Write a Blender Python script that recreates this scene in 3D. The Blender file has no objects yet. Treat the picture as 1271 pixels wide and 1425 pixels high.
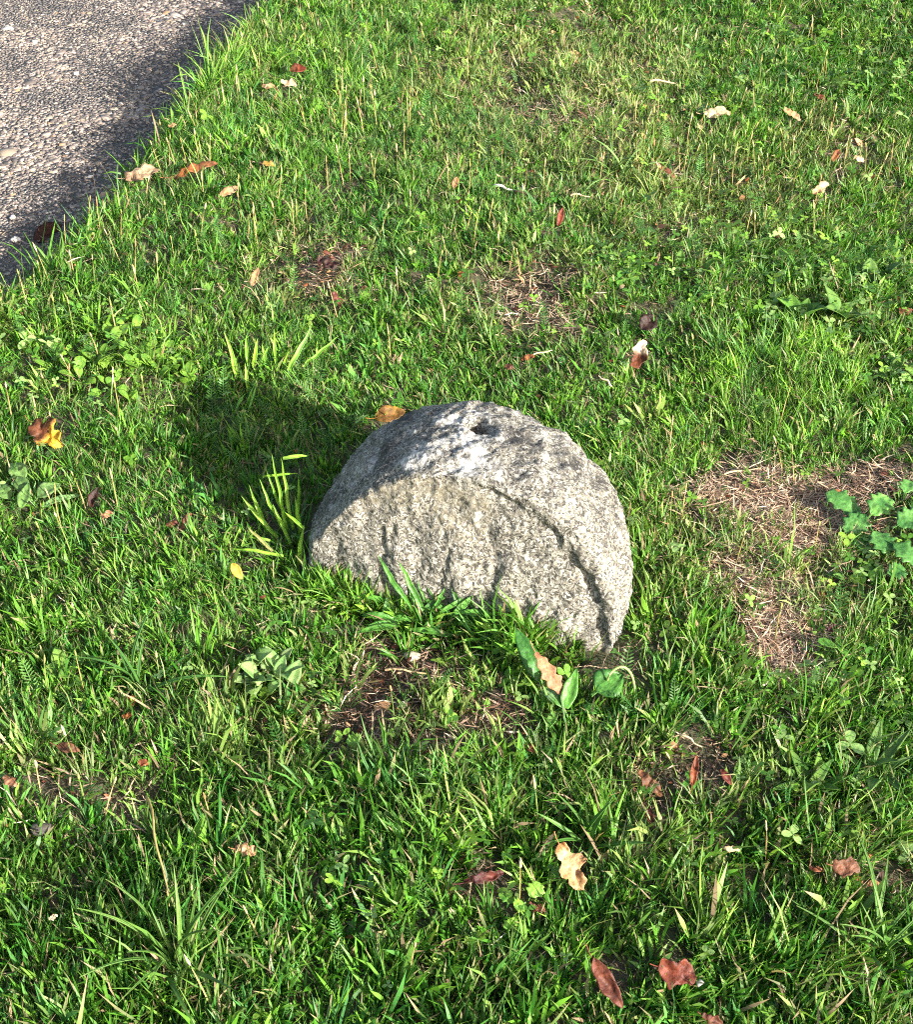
import bpy, math, random
import numpy as np
from mathutils import Vector, Matrix

random.seed(7)
rng = np.random.default_rng(7)
SC = bpy.context.scene
COL = SC.collection
R = math.radians

# ------------------------------------------------------------------ camera
CAM_H = 1.5
PITCH = R(40.0)
FPX = 2118.0                       # focal length in pixels of the 1271 px wide photograph
cam_d = bpy.data.cameras.new('camera')
cam = bpy.data.objects.new('camera', cam_d)
COL.objects.link(cam)
cam.location = (0, 0, CAM_H)
cam.rotation_euler = (R(90) - PITCH, 0, 0)
cam_d.sensor_fit = 'HORIZONTAL'
cam_d.angle_x = 2 * math.atan(635.5 / FPX)
cam_d.clip_start = 0.05
cam_d.clip_end = 2000
SC.camera = cam

# ------------------------------------------------------------------ sky and sun
SUN_AZ = math.atan2(0.75, -0.66)    # clockwise from +Y
SUN_EL = R(21.5)
w = bpy.data.worlds.new('World')
SC.world = w
w.use_nodes = True
nt = w.node_tree
nt.nodes.clear()
sky = nt.nodes.new('ShaderNodeTexSky')
sky.sky_type = 'NISHITA'
sky.sun_disc = False
sky.dust_density = 3.0
sky.ozone_density = 0.4
sky.sun_elevation = SUN_EL
sky.sun_rotation = SUN_AZ
bg = nt.nodes.new('ShaderNodeBackground')
bg.inputs['Strength'].default_value = 0.105
wo = nt.nodes.new('ShaderNodeOutputWorld')
nt.links.new(sky.outputs[0], bg.inputs[0])
nt.links.new(bg.outputs[0], wo.inputs[0])

sun_d = bpy.data.lights.new('sun', 'SUN')
sun_d.energy = 5.0
sun_d.angle = R(0.5)
sun_d.color = (1.0, 0.95, 0.89)
sun = bpy.data.objects.new('sun', sun_d)
COL.objects.link(sun)
SVEC = Vector((math.sin(SUN_AZ) * math.cos(SUN_EL), math.cos(SUN_AZ) * math.cos(SUN_EL), math.sin(SUN_EL)))
sun.rotation_euler = SVEC.to_track_quat('Z', 'Y').to_euler()
sun.location = (3, -2, 4)

SC.view_settings.view_transform = 'Standard'
SC.view_settings.look = 'None'
SC.view_settings.gamma = 1.0
SC.view_settings.use_curve_mapping = False
SC.view_settings.exposure = 1.65
SC.render.engine = 'CYCLES'
SC.cycles.max_bounces = 6
SC.cycles.diffuse_bounces = 3
SC.cycles.glossy_bounces = 2
SC.cycles.transmission_bounces = 4
SC.cycles.use_denoising = False
SC.cycles.pixel_filter_type = 'BLACKMAN_HARRIS'
SC.cycles.filter_width = 1.1

# ------------------------------------------------------------------ maths helpers
SP, CP = math.sin(PITCH), math.cos(PITCH)


def ground_at(u, v, z=0.0):
    """point of the lawn plane (height z) seen at photograph pixel u, v -> x, y, depth"""
    a = (v - 712.5) / FPX
    d = (CAM_H - z) / (SP + CP * a)
    return (u - 635.5) / FPX * d, d * (CP - SP * a), d


def project(x, y, z=0.0):
    d = y * CP + (CAM_H - z) * SP
    d = np.maximum(d, 1e-3)
    v = 712.5 + FPX * ((CAM_H - z) * CP - y * SP) / d
    return 635.5 + FPX * x / d, v


def _hash(ix, iy, iz, seed):
    h = (ix.astype(np.int64) * 374761393 + iy.astype(np.int64) * 668265263 + iz.astype(np.int64) * 2147483647 + seed * 974634777) & 0xFFFFFFFF
    h = ((h ^ (h >> 13)) * 1274126177) & 0xFFFFFFFF
    h = ((h ^ (h >> 16)) * 2246822519) & 0xFFFFFFFF
    return ((h ^ (h >> 15)) & 0xFFFF).astype(np.float64) / 32767.5 - 1.0


def vn(x, y, z=None, scale=1.0, seed=0):
    x = np.asarray(x, float) * scale
    y = np.asarray(y, float) * scale
    z = np.zeros_like(x) if z is None else np.asarray(z, float) * scale
    ix, iy, iz = np.floor(x), np.floor(y), np.floor(z)
    fx, fy, fz = x - ix, y - iy, z - iz
    fx, fy, fz = [f * f * (3 - 2 * f) for f in (fx, fy, fz)]
    r = 0
    for dx in (0, 1):
        wx = fx if dx else 1 - fx
        for dy in (0, 1):
            wy = fy if dy else 1 - fy
            for dz in (0, 1):
                wz = fz if dz else 1 - fz
                r = r + wx * wy * wz * _hash(ix + dx, iy + dy, iz + dz, seed)
    return r


def fbm(x, y, z=None, scale=1.0, seed=0, octs=4, gain=0.5):
    r, a, t = 0, 1.0, 0
    for o in range(octs):
        r = r + a * vn(x, y, z, scale * 2.03 ** o, seed + 17 * o)
        t += a
        a *= gain
    return r / t


def smooth(a, b, x):
    t = np.clip((x - a) / (b - a), 0, 1)
    return t * t * (3 - 2 * t)


def blob(x, y, u, v, ru, rv, p=1.0):
    """soft elliptical patch on the ground, given by where it lies on the lawn"""
    cx, cy, d = ground_at(u, v)
    rx = ru * d / FPX
    ry = rv * d / FPX / max(0.2, (CAM_H / math.hypot(cy, CAM_H)))
    q = ((x - cx) / rx) ** 2 + ((y - cy) / ry) ** 2
    return p * np.exp(-(q * 0.9) ** 1.6)


def blobs(x, y, lst):
    r = np.zeros_like(np.asarray(x, float))
    for b in lst:
        r = np.maximum(r, blob(x, y, *b))
    return r


# edge of the path: a line on the ground, signed distance > 0 on the lawn side
EA = np.array(ground_at(-8, 428)[:2])
EB = np.array(ground_at(391, -5)[:2])
ED = (EB - EA) / np.linalg.norm(EB - EA)
EN = np.array([ED[1], -ED[0]])
PATH_Z = -0.09


def edge_dist(x, y):
    d = (x - EA[0]) * EN[0] + (y - EA[1]) * EN[1]
    s = (x - EA[0]) * ED[0] + (y - EA[1]) * ED[1]
    return d + 0.022 * vn(s, s * 0, scale=5.0, seed=3) + 0.012 * vn(s, s * 0, scale=17.0, seed=4)


def ground_h(x, y):
    x = np.asarray(x, float)
    y = np.asarray(y, float)
    h = 0.016 * vn(x, y, scale=3.1, seed=11) + 0.011 * vn(x, y, scale=8.3, seed=12) + 0.005 * vn(x, y, scale=21, seed=13)
    far = smooth(6, 14, np.hypot(x, y - 2))
    h = h * (1 - far)
    d = edge_dist(x, y)
    k = smooth(-0.05, 0.025, d)
    # far side of the path is lawn again
    k = np.maximum(k, smooth(-2.6, -2.7, d))
    return h * k + (1 - k) * (PATH_Z - 0.03)


# ------------------------------------------------------------------ materials
def new_mat(name):
    m = bpy.data.materials.new(name)
    m.use_nodes = True
    n = m.node_tree
    n.nodes.clear()
    out = n.nodes.new('ShaderNodeOutputMaterial')
    return m, n, out


def N(n, t, **kw):
    k = n.nodes.new(t)
    for a, b in kw.items():
        if a in k.inputs:
            k.inputs[a].default_value = b
        else:
            setattr(k, a, b)
    return k


def foliage_mat(name, rough=0.42, spec=0.4, transl=0.3, tcol=(1.25, 1.2, 0.55), noise=0.25, nscale=60, bump=0.0):
    m, n, out = new_mat(name)
    at = N(n, 'ShaderNodeAttribute', attribute_name='Col')
    tc = N(n, 'ShaderNodeTexCoord')
    nz = N(n, 'ShaderNodeTexNoise', Scale=nscale, Detail=2.0)
    n.links.new(tc.outputs['Object'], nz.inputs['Vector'])
    mr = N(n, 'ShaderNodeMapRange')
    mr.inputs['From Min'].default_value = 0.25
    mr.inputs['From Max'].default_value = 0.75
    mr.inputs['To Min'].default_value = 1 - noise
    mr.inputs['To Max'].default_value = 1 + noise
    n.links.new(nz.outputs['Fac'], mr.inputs['Value'])
    mul = N(n, 'ShaderNodeVectorMath', operation='SCALE')
    n.links.new(at.outputs['Color'], mul.inputs[0])
    n.links.new(mr.outputs[0], mul.inputs['Scale'])
    pr = N(n, 'ShaderNodeBsdfPrincipled')
    pr.inputs['Roughness'].default_value = rough
    pr.inputs['Specular IOR Level'].default_value = spec
    n.links.new(mul.outputs[0], pr.inputs['Base Color'])
    tm = N(n, 'ShaderNodeVectorMath', operation='MULTIPLY')
    tm.inputs[1].default_value = tcol
    n.links.new(mul.outputs[0], tm.inputs[0])
    tr = N(n, 'ShaderNodeBsdfTranslucent')
    n.links.new(tm.outputs[0], tr.inputs['Color'])
    mx = N(n, 'ShaderNodeMixShader')
    mx.inputs[0].default_value = transl
    n.links.new(pr.outputs[0], mx.inputs[1])
    n.links.new(tr.outputs[0], mx.inputs[2])
    n.links.new(mx.outputs[0], out.inputs['Surface'])
    if bump:
        b = N(n, 'ShaderNodeBump', Strength=bump, Distance=0.002)
        n.links.new(nz.outputs['Fac'], b.inputs['Height'])
        n.links.new(b.outputs[0], pr.inputs['Normal'])
    return m


M_GRASS = foliage_mat('grass_blades', 0.46, 0.28, 0.34, (1.04, 1.17, 0.5), nscale=45)
M_LEAF = foliage_mat('weed_leaf', 0.45, 0.35, 0.25, nscale=190, noise=0.38, bump=0.6)
M_STRAW = foliage_mat('dry_straw', 0.6, 0.3, 0.12, (1.1, 1.0, 0.8), nscale=90)
M_DEAD = foliage_mat('fallen_leaf', 0.6, 0.3, 0.12, (1.05, 0.9, 0.65), nscale=160, noise=0.5, bump=1.0)


def soil_mat():
    m, n, out = new_mat('lawn_soil')
    tc = N(n, 'ShaderNodeTexCoord')
    n1 = N(n, 'ShaderNodeTexNoise', Scale=55.0, Detail=6.0, Roughness=0.7)
    n2 = N(n, 'ShaderNodeTexNoise', Scale=4.0, Detail=3.0)
    n.links.new(tc.outputs['Object'], n1.inputs['Vector'])
    n.links.new(tc.outputs['Object'], n2.inputs['Vector'])
    r1 = N(n, 'ShaderNodeValToRGB')
    e = r1.color_ramp.elements
    e[0].position, e[0].color = 0.3, (0.045, 0.032, 0.022, 1)
    e[1].position, e[1].color = 0.75, (0.17, 0.12, 0.08, 1)
    n.links.new(n1.outputs['Fac'], r1.inputs[0])
    # moss and clippings matted in the turf
    r2 = N(n, 'ShaderNodeValToRGB')
    e = r2.color_ramp.elements
    e[0].position, e[0].color = 0.36, (0.12, 0.12, 0.12, 1)
    e[1].position, e[1].color = 0.62, (0.75, 0.75, 0.75, 1)
    n.links.new(n2.outputs['Fac'], r2.inputs[0])
    mx = N(n, 'ShaderNodeMix', data_type='RGBA')
    n.links.new(r2.outputs[0], mx.inputs['Factor'])
    n.links.new(r1.outputs[0], mx.inputs['A'])
    mx.inputs['B'].default_value = (0.05, 0.075, 0.018, 1)
    pr = N(n, 'ShaderNodeBsdfPrincipled', Roughness=0.9)
    n.links.new(mx.outputs['Result'], pr.inputs['Base Color'])
    bp = N(n, 'ShaderNodeBump', Strength=1.0, Distance=0.012)
    n.links.new(n1.outputs['Fac'], bp.inputs['Height'])
    n.links.new(bp.outputs[0], pr.inputs['Normal'])
    n.links.new(pr.outputs[0], out.inputs['Surface'])
    return m


def asphalt_mat():
    m, n, out = new_mat('worn_asphalt')
    tc = N(n, 'ShaderNodeTexCoord')
    n1 = N(n, 'ShaderNodeTexNoise', Scale=240.0, Detail=4.0, Roughness=0.7)
    n2 = N(n, 'ShaderNodeTexNoise', Scale=5.0, Detail=4.0)
    for k in (n1, n2):
        n.links.new(tc.outputs['Object'], k.inputs['Vector'])
    r1 = N(n, 'ShaderNodeValToRGB')
    e = r1.color_ramp.elements
    e[0].position, e[0].color = 0.32, (0.06, 0.053, 0.048, 1)
    e[1].position, e[1].color = 0.7, (0.18, 0.16, 0.145, 1)
    n.links.new(n1.outputs['Fac'], r1.inputs[0])
    mr = N(n, 'ShaderNodeMapRange')
    mr.inputs['To Min'].default_value = 0.7
    mr.inputs['To Max'].default_value = 1.3
    n.links.new(n2.outputs['Fac'], mr.inputs['Value'])
    mul = N(n, 'ShaderNodeVectorMath', operation='SCALE')
    n.links.new(r1.outputs[0], mul.inputs[0])
    n.links.new(mr.outputs[0], mul.inputs['Scale'])
    vo = N(n, 'ShaderNodeTexVoronoi', Scale=120.0)
    n.links.new(tc.outputs['Object'], vo.inputs['Vector'])
    sv = N(n, 'ShaderNodeSeparateColor')
    n.links.new(vo.outputs['Color'], sv.inputs[0])
    r3 = N(n, 'ShaderNodeValToRGB')
    e = r3.color_ramp.elements
    e[0].position, e[0].color = 0.0, (0.09, 0.08, 0.072, 1)
    e[1].position, e[1].color = 1.0, (0.34, 0.31, 0.285, 1)
    n.links.new(sv.outputs[0], r3.inputs[0])
    mv = N(n, 'ShaderNodeMix', data_type='RGBA')
    mv.inputs['Factor'].default_value = 0.7
    n.links.new(mul.outputs[0], mv.inputs['A'])
    n.links.new(r3.outputs[0], mv.inputs['B'])
    pr = N(n, 'ShaderNodeBsdfPrincipled', Roughness=0.85)
    n.links.new(mv.outputs['Result'], pr.inputs['Base Color'])
    iv = N(n, 'ShaderNodeMath', operation='MULTIPLY')
    iv.inputs[1].default_value = -60.0
    n.links.new(vo.outputs['Distance'], iv.inputs[0])
    bp = N(n, 'ShaderNodeBump', Strength=0.9, Distance=0.006)
    n.links.new(iv.outputs[0], bp.inputs['Height'])
    n.links.new(bp.outputs[0], pr.inputs['Normal'])
    n.links.new(pr.outputs[0], out.inputs['Surface'])
    return m


def chip_mat():
    m, n, out = new_mat('stone_chipping')
    at = N(n, 'ShaderNodeAttribute', attribute_name='Col')
    tc = N(n, 'ShaderNodeTexCoord')
    n1 = N(n, 'ShaderNodeTexNoise', Scale=420.0, Detail=2.0)
    n.links.new(tc.outputs['Object'], n1.inputs['Vector'])
    mr = N(n, 'ShaderNodeMapRange')
    mr.inputs['To Min'].default_value = 0.6
    mr.inputs['To Max'].default_value = 1.4
    n.links.new(n1.outputs['Fac'], mr.inputs['Value'])
    mul = N(n, 'ShaderNodeVectorMath', operation='SCALE')
    n.links.new(at.outputs['Color'], mul.inputs[0])
    n.links.new(mr.outputs[0], mul.inputs['Scale'])
    pr = N(n, 'ShaderNodeBsdfPrincipled', Roughness=0.65)
    n.links.new(mul.outputs[0], pr.inputs['Base Color'])
    n.links.new(pr.outputs[0], out.inputs['Surface'])
    return m


M_SOIL, M_ASPH, M_CHIP = soil_mat(), asphalt_mat(), chip_mat()


def granite_mat():
    m, n, out = new_mat('lichened_granite')
    tc = N(n, 'ShaderNodeTexCoord')
    mk = N(n, 'ShaderNodeAttribute', attribute_name='Lichen')
    sep = N(n, 'ShaderNodeSeparateColor')
    n.links.new(mk.outputs['Color'], sep.inputs[0])
    # warp
    nw = N(n, 'ShaderNodeTexNoise', Scale=70.0, Detail=2.0)
    n.links.new(tc.outputs['Object'], nw.inputs['Vector'])
    wm = N(n, 'ShaderNodeVectorMath', operation='SCALE')
    wm.inputs['Scale'].default_value = 0.02
    n.links.new(nw.outputs['Color'], wm.inputs[0])
    wa = N(n, 'ShaderNodeVectorMath', operation='ADD')
    n.links.new(tc.outputs['Object'], wa.inputs[0])
    n.links.new(wm.outputs[0], wa.inputs[1])
    v1 = N(n, 'ShaderNodeTexVoronoi', Scale=390.0, Randomness=1.0)
    n.links.new(wa.outputs[0], v1.inputs['Vector'])
    sv = N(n, 'ShaderNodeSeparateColor')
    n.links.new(v1.outputs['Color'], sv.inputs[0])
    r1 = N(n, 'ShaderNodeValToRGB')
    r1.color_ramp.interpolation = 'LINEAR'
    e = r1.color_ramp.elements
    e[0].position, e[0].color = 0.0, (0.045, 0.042, 0.034, 1)
    e[1].position, e[1].color = 1.0, (0.47, 0.455, 0.41, 1)
    for p, c in ((0.2, (0.062, 0.058, 0.048, 1)), (0.36, (0.14, 0.131, 0.105, 1)), (0.62, (0.215, 0.2, 0.16, 1)), (0.88, (0.30, 0.286, 0.245, 1))):
        k = e.new(p)
        k.color = c
    n.links.new(sv.outputs[0], r1.inputs[0])
    # larger tonal drift
    n2 = N(n, 'ShaderNodeTexNoise', Scale=38.0, Detail=5.0, Roughness=0.65)
    n.links.new(tc.outputs['Object'], n2.inputs['Vector'])
    mr = N(n, 'ShaderNodeMapRange')
    mr.inputs['From Min'].default_value = 0.3
    mr.inputs['From Max'].default_value = 0.7
    mr.inputs['To Min'].default_value = 0.66
    mr.inputs['To Max'].default_value = 1.22
    n.links.new(n2.outputs['Fac'], mr.inputs['Value'])
    mul = N(n, 'ShaderNodeVectorMath', operation='SCALE')
    n.links.new(r1.outputs[0], mul.inputs[0])
    n.links.new(mr.outputs[0], mul.inputs['Scale'])
    # ragged thresholds for the lichens
    n3 = N(n, 'ShaderNodeTexNoise', Scale=125.0, Detail=5.0, Roughness=0.75)
    n.links.new(wa.outputs[0], n3.inputs['Vector'])

    def cover(chan, width=0.16):
        ad = N(n, 'ShaderNodeMath', operation='ADD')
        n.links.new(sep.outputs[chan], ad.inputs[0])
        n.links.new(n3.outputs['Fac'], ad.inputs[1])
        k = N(n, 'ShaderNodeMapRange')
        k.inputs['From Min'].default_value = 1.0 - width
        k.inputs['From Max'].default_value = 1.0 + width
        n.links.new(ad.outputs[0], k.inputs['Value'])
        return k.outputs[0]

    def mix(fac, a, b):
        k = N(n, 'ShaderNodeMix', data_type='RGBA')
        n.links.new(fac, k.inputs['Factor'])
        n.links.new(a, k.inputs['A'])
        k.inputs['B'].default_value = b
        return k.outputs['Result']
    c = mix(cover(2), mul.outputs[0], (0.19, 0.168, 0.11, 1))        # ochre / green film
    c = mix(cover(0, 0.09), c, (0.03, 0.029, 0.027, 1))             # black crust lichen, darker pit and carved arc
    c = mix(cover(1, 0.1), c, (0.55, 0.535, 0.49, 1))                # white crust lichen
    pr = N(n, 'ShaderNodeBsdfPrincipled', Roughness=0.8)
    pr.inputs['Specular IOR Level'].default_value = 0.35
    n.links.new(c, pr.inputs['Base Color'])
    b1 = N(n, 'ShaderNodeBump', Strength=0.55, Distance=0.004)
    n.links.new(sv.outputs[0], b1.inputs['Height'])
    b2 = N(n, 'ShaderNodeBump', Strength=0.7, Distance=0.006)
    n.links.new(n2.outputs['Fac'], b2.inputs['Height'])
    n.links.new(b1.outputs[0], b2.inputs['Normal'])
    n.links.new(b2.outputs[0], pr.inputs['Normal'])
    n.links.new(pr.outputs[0], out.inputs['Surface'])
    return m


M_GRAN = granite_mat()


# ------------------------------------------------------------------ mesh helpers
def mesh_np(name, verts, tris=None, quads=None, cols=None, mat=None, smooth_shade=True, attr='Col'):
    """build a mesh from numpy arrays"""
    me = bpy.data.meshes.new(name)
    verts = np.asarray(verts, np.float32)
    nq = 0 if quads is None else len(quads)
    ntr = 0 if tris is None else len(tris)
    me.vertices.add(len(verts))
    me.vertices.foreach_set('co', verts.ravel())
    me.loops.add(nq * 4 + ntr * 3)
    idx, starts = [], []
    if nq:
        idx.append(np.asarray(quads, np.int32).ravel())
        starts.append(np.arange(nq, dtype=np.int32) * 4)
    if ntr:
        idx.append(np.asarray(tris, np.int32).ravel())
        starts.append(nq * 4 + np.arange(ntr, dtype=np.int32) * 3)
    me.loops.foreach_set('vertex_index', np.concatenate(idx))
    me.polygons.add(nq + ntr)
    me.polygons.foreach_set('loop_start', np.concatenate(starts))
    me.update(calc_edges=True)
    me.validate()
    if smooth_shade:
        me.polygons.foreach_set('use_smooth', np.ones(nq + ntr, bool))
    if cols is not None:
        a = me.attributes.new(attr, 'FLOAT_COLOR', 'POINT')
        c = np.ones((len(verts), 4), np.float32)
        c[:, :3] = cols
        a.data.foreach_set('color', c.ravel())
    if mat:
        me.materials.append(mat)
    return me


def link(name, me, parent=None, loc=None, kind=None, label=None, cat=None, group=None):
    o = bpy.data.objects.new(name, me)
    COL.objects.link(o)
    if parent:
        o.parent = parent
    if loc is not None:
        o.location = loc
    if kind:
        o['kind'] = kind
    if label:
        o['label'] = label
    if cat:
        o['category'] = cat
    if group:
        o['group'] = group
    return o


def blades(P, az, tilt, bend, curl, L, W, twist, col, S=4, shape='blade', tipcol=None):
    """vectorised ribbons: every row of the arrays is one blade of grass"""
    n = len(az)
    pos = P.copy()
    V = np.zeros((n, 2 * S + 1, 3), np.float32)
    C = np.zeros((n, 2 * S + 1, 3), np.float32)
    for k in range(S + 1):
        t = k / S
        tl = np.clip(tilt + bend * t ** 1.3, -0.2, 1.75)
        a = az + curl * t
        T = np.stack([np.sin(tl) * np.cos(a), np.sin(tl) * np.sin(a), np.cos(tl)], 1)
        side = np.stack([-np.sin(a), np.cos(a), np.zeros(n)], 1)
        nrm = np.cross(side, T)
        tw = twist * (0.3 + t)
        sd = side * np.cos(tw)[:, None] + nrm * np.sin(tw)[:, None]
        if shape == 'blade':
            wd = W * (0.6 + 0.85 * t - 0.55 * t * t) * (1 - 0.45 * smooth(0.6, 1.0, t))
        else:
            wd = W * (0.8 + 0.2 * math.sin(math.pi * t))
        cc = col if tipcol is None else col * (1 - t ** 2.2) + tipcol * t ** 2.2
        if k < S:
            V[:, 2 * k] = pos - sd * wd[:, None] * 0.5
            V[:, 2 * k + 1] = pos + sd * wd[:, None] * 0.5
            C[:, 2 * k] = cc
            C[:, 2 * k + 1] = cc
            pos = pos + T * (L / S)[:, None]
        else:
            V[:, 2 * S] = pos
            C[:, 2 * S] = cc
    base = (np.arange(n) * (2 * S + 1))[:, None]
    q = np.concatenate([base + np.array([2 * k, 2 * k + 1, 2 * k + 3, 2 * k + 2]) for k in range(S - 1)], 0)
    tr = base + np.array([2 * S - 2, 2 * S - 1, 2 * S])
    return V.reshape(-1, 3), q, tr, C.reshape(-1, 3)


class Bag:
    def __init__(s):
        s.v, s.q, s.t, s.c, s.n = [], [], [], [], 0

    def add(s, v, q=None, t=None, c=None):
        s.v.append(v)
        s.c.append(c)
        if q is not None and len(q):
            s.q.append(np.asarray(q) + s.n)
        if t is not None and len(t):
            s.t.append(np.asarray(t) + s.n)
        s.n += len(v)

    def mesh(s, name, mat, smooth_shade=True):
        return mesh_np(name, np.concatenate(s.v), np.concatenate(s.t) if s.t else None,
                       np.concatenate(s.q) if s.q else None, np.concatenate(s.c), mat, smooth_shade)


def lin(*rgb):
    """sRGB 0-255 -> linear"""
    a = np.array(rgb, float) / 255
    return np.where(a <= 0.04045, a / 12.92, ((a + 0.055) / 1.055) ** 2.4)


# ------------------------------------------------------------------ ground sheet
def spaced(lo, hi, step, out):
    mid = np.arange(lo, hi + step * 0.5, step)
    g, p, s = [], hi, step
    while p < out:
        s *= 1.35
        p += s
        g.append(p)
    g2 = [lo - (k - hi) for k in g][::-1]
    return np.concatenate([g2, mid, g])


gx = spaced(-1.9, 1.7, 0.016, 600.0)
gy = spaced(0.6, 4.3, 0.016, 600.0)
X, Y = np.meshgrid(gx, gy)
Z = ground_h(X, Y)
near = (1 - smooth(4, 8, np.hypot(X, Y - 2)))
Z += near * (0.004 * vn(X, Y, scale=60, seed=31) + 0.003 * vn(X, Y, scale=130, seed=32))
gv = np.stack([X.ravel(), Y.ravel(), Z.ravel()], 1)
ni, nj = len(gx), len(gy)
ii, jj = np.meshgrid(np.arange(ni - 1), np.arange(nj - 1))
b0 = (jj * ni + ii).ravel()
gq = np.stack([b0, b0 + 1, b0 + ni + 1, b0 + ni], 1)
link('ground', mesh_np('ground', gv, None, gq, None, M_SOIL), kind='structure', label='dark brown soil under the lawn')

# ------------------------------------------------------------------ path
ps = spaced(-2.0, 4.0, 0.03, 60.0)
pd = np.arange(-2.66, 0.051, 0.03)
S_, D_ = np.meshgrid(ps, pd)
PX = EA[0] + ED[0] * S_ + EN[0] * D_
PY = EA[1] + ED[1] * S_ + EN[1] * D_


def path_z(x, y):
    return PATH_Z + 0.004 * vn(x, y, scale=4.0, seed=41) + 0.002 * vn(x, y, scale=25.0, seed=42)


pv = np.stack([PX.ravel(), PY.ravel(), path_z(PX, PY).ravel()], 1)
ni, nj = len(ps), len(pd)
ii, jj = np.meshgrid(np.arange(ni - 1), np.arange(nj - 1))
b0 = (jj * ni + ii).ravel()
pq = np.stack([b0, b0 + ni, b0 + ni + 1, b0 + 1], 1)
path = link('path', mesh_np('path', pv, None, pq, None, M_ASPH), kind='structure', label='worn asphalt path with stone chippings beside the lawn')

# chippings rolled into the asphalt
NC = 105000
cs = rng.uniform(-0.6, 2.7, NC)
cd = rng.uniform(-1.5, 0.02, NC)
cx = EA[0] + ED[0] * cs + EN[0] * cd
cy = EA[1] + ED[1] * cs + EN[1] * cd
uu, vv = project(cx, cy, PATH_Z)
off = np.maximum(np.maximum(-uu, -vv), 0)
keep = (uu < 440) & (off < 900) & (rng.uniform(0, 1, NC) < np.where(off < 50, 1.0, 0.45 * np.exp(-off / 260.0)))
cx, cy = cx[keep], cy[keep]
NC = len(cx)
sz = np.exp(rng.normal(math.log(0.0040), 0.36, NC) * (1 + 0.12 * vn(cx, cy, scale=9, seed=44)))
K = 5
ang = np.linspace(0, 2 * np.pi, K, endpoint=False)[None, :] + rng.uniform(0, 6.28, (NC, 1))
rad = sz[:, None] * rng.uniform(0.7, 1.25, (NC, K))
el = rng.uniform(0.5, 0.95, NC)[:, None]
ori = rng.uniform(0, np.pi, NC)[:, None]
lx, ly = np.cos(ang) * rad, np.sin(ang) * rad * el
wx = lx * np.cos(ori) - ly * np.sin(ori)
wy = lx * np.sin(ori) + ly * np.cos(ori)
pz = path_z(cx, cy)
hh = sz * rng.uniform(0.03, 0.2, NC)
tx, ty = rng.normal(0, 0.1, NC), rng.normal(0, 0.1, NC)
V = np.zeros((NC, 2 * K + 1, 3))
V[:, :K, 0], V[:, :K, 1] = cx[:, None] + wx, cy[:, None] + wy
V[:, :K, 2] = pz[:, None] - 0.002
V[:, K:2 * K, 0], V[:, K:2 * K, 1] = cx[:, None] + wx * 0.78, cy[:, None] + wy * 0.78
V[:, K:2 * K, 2] = (pz + hh)[:, None] + wx * tx[:, None] + wy * ty[:, None]
V[:, 2 * K, 0], V[:, 2 * K, 1], V[:, 2 * K, 2] = cx, cy, pz + hh * 1.15
base = (np.arange(NC) * (2 * K + 1))[:, None]
q = np.concatenate([base + np.array([k, (k + 1) % K, K + (k + 1) % K, K + k]) for k in range(K)])
t = np.concatenate([base + np.array([K + k, K + (k + 1) % K, 2 * K]) for k in range(K)])
pal = np.array([lin(132, 122, 114), lin(150, 140, 131), lin(114, 105, 99), lin(98, 92, 88), lin(142, 132, 116), lin(166, 158, 150), lin(86, 80, 77), lin(208, 202, 194), lin(156, 126, 98)])
pc = np.array([1.17, 1.11, 1.04]) * pal[rng.choice(len(pal), NC, p=[.24, .17, .22, .13, .11, .035, .08, .003, .012])] * rng.uniform(0.75, 1.2, (NC, 1))
link('chippings', mesh_np('chippings', V.reshape(-1, 3), t, q, np.repeat(pc, 2 * K + 1, 0), M_CHIP, False), parent=path, kind='stuff')

# ------------------------------------------------------------------ the carved stone
ST_C = np.array([-0.007, 1.559])
EX = np.array([0.943, -0.332])
EY = np.array([0.332, 0.943])
W_, H_ = 0.250, 0.244
TH = 0.185
na = 400
a = np.linspace(R(-38), R(218), na)
# cross profile: (fraction of the outline radius, depth)
pr_ = []
for t in np.linspace(0.02, 1, 104):
    pr_.append((0.925 * t, 0.0))
for t in np.linspace(0, 1, 20)[1:]:
    th = t * math.pi / 2
    pr_.append((0.925 + 0.03 * math.sin(th), 0.012 * (1 - math.cos(th))))
for t in np.linspace(0, 1, 72)[1:]:
    pr_.append((0.955 + 0.052 * math.sin(math.pi * min(1, t * 0.85)) - 0.02 * t, 0.012 + (TH - 0.055) * t))
q0 = pr_[-1][0]
for t in np.linspace(0, 1, 20)[1:]:
    th = t * math.pi / 2
    pr_.append((q0 - 0.13 * (1 - math.cos(th)), TH - 0.043 + 0.043 * math.sin(th)))
q0 = pr_[-1][0]
for t in np.linspace(0, 1, 14)[1:]:
    pr_.append((q0 * (1 - t), TH + 0.006 * t))
pr_ = np.array(pr_)
nb = len(pr_)
A, Q = np.meshgrid(a, pr_[:, 0])
_, DY = np.meshgrid(a, pr_[:, 1])
ca, sa = np.cos(A), np.sin(A)
nexp = np.where(ca > 0, 2.25, 1.66)
ox = W_ * np.sign(ca) * np.abs(ca) ** (2 / nexp)
oz = H_ * np.sign(sa) * np.abs(sa) ** (2 / nexp)
ox = np.where(sa < 0.35, np.sign(ca) * W_ * np.abs(np.sqrt(1 - 0.35 ** 2)) ** (2 / nexp) + (np.sign(ca) * W_ - np.sign(ca) * W_ * np.abs(np.sqrt(1 - 0.35 ** 2)) ** (2 / nexp)) * np.clip((0.35 - sa) / 0.35, 0, 1) ** 0.7, ox)
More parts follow.
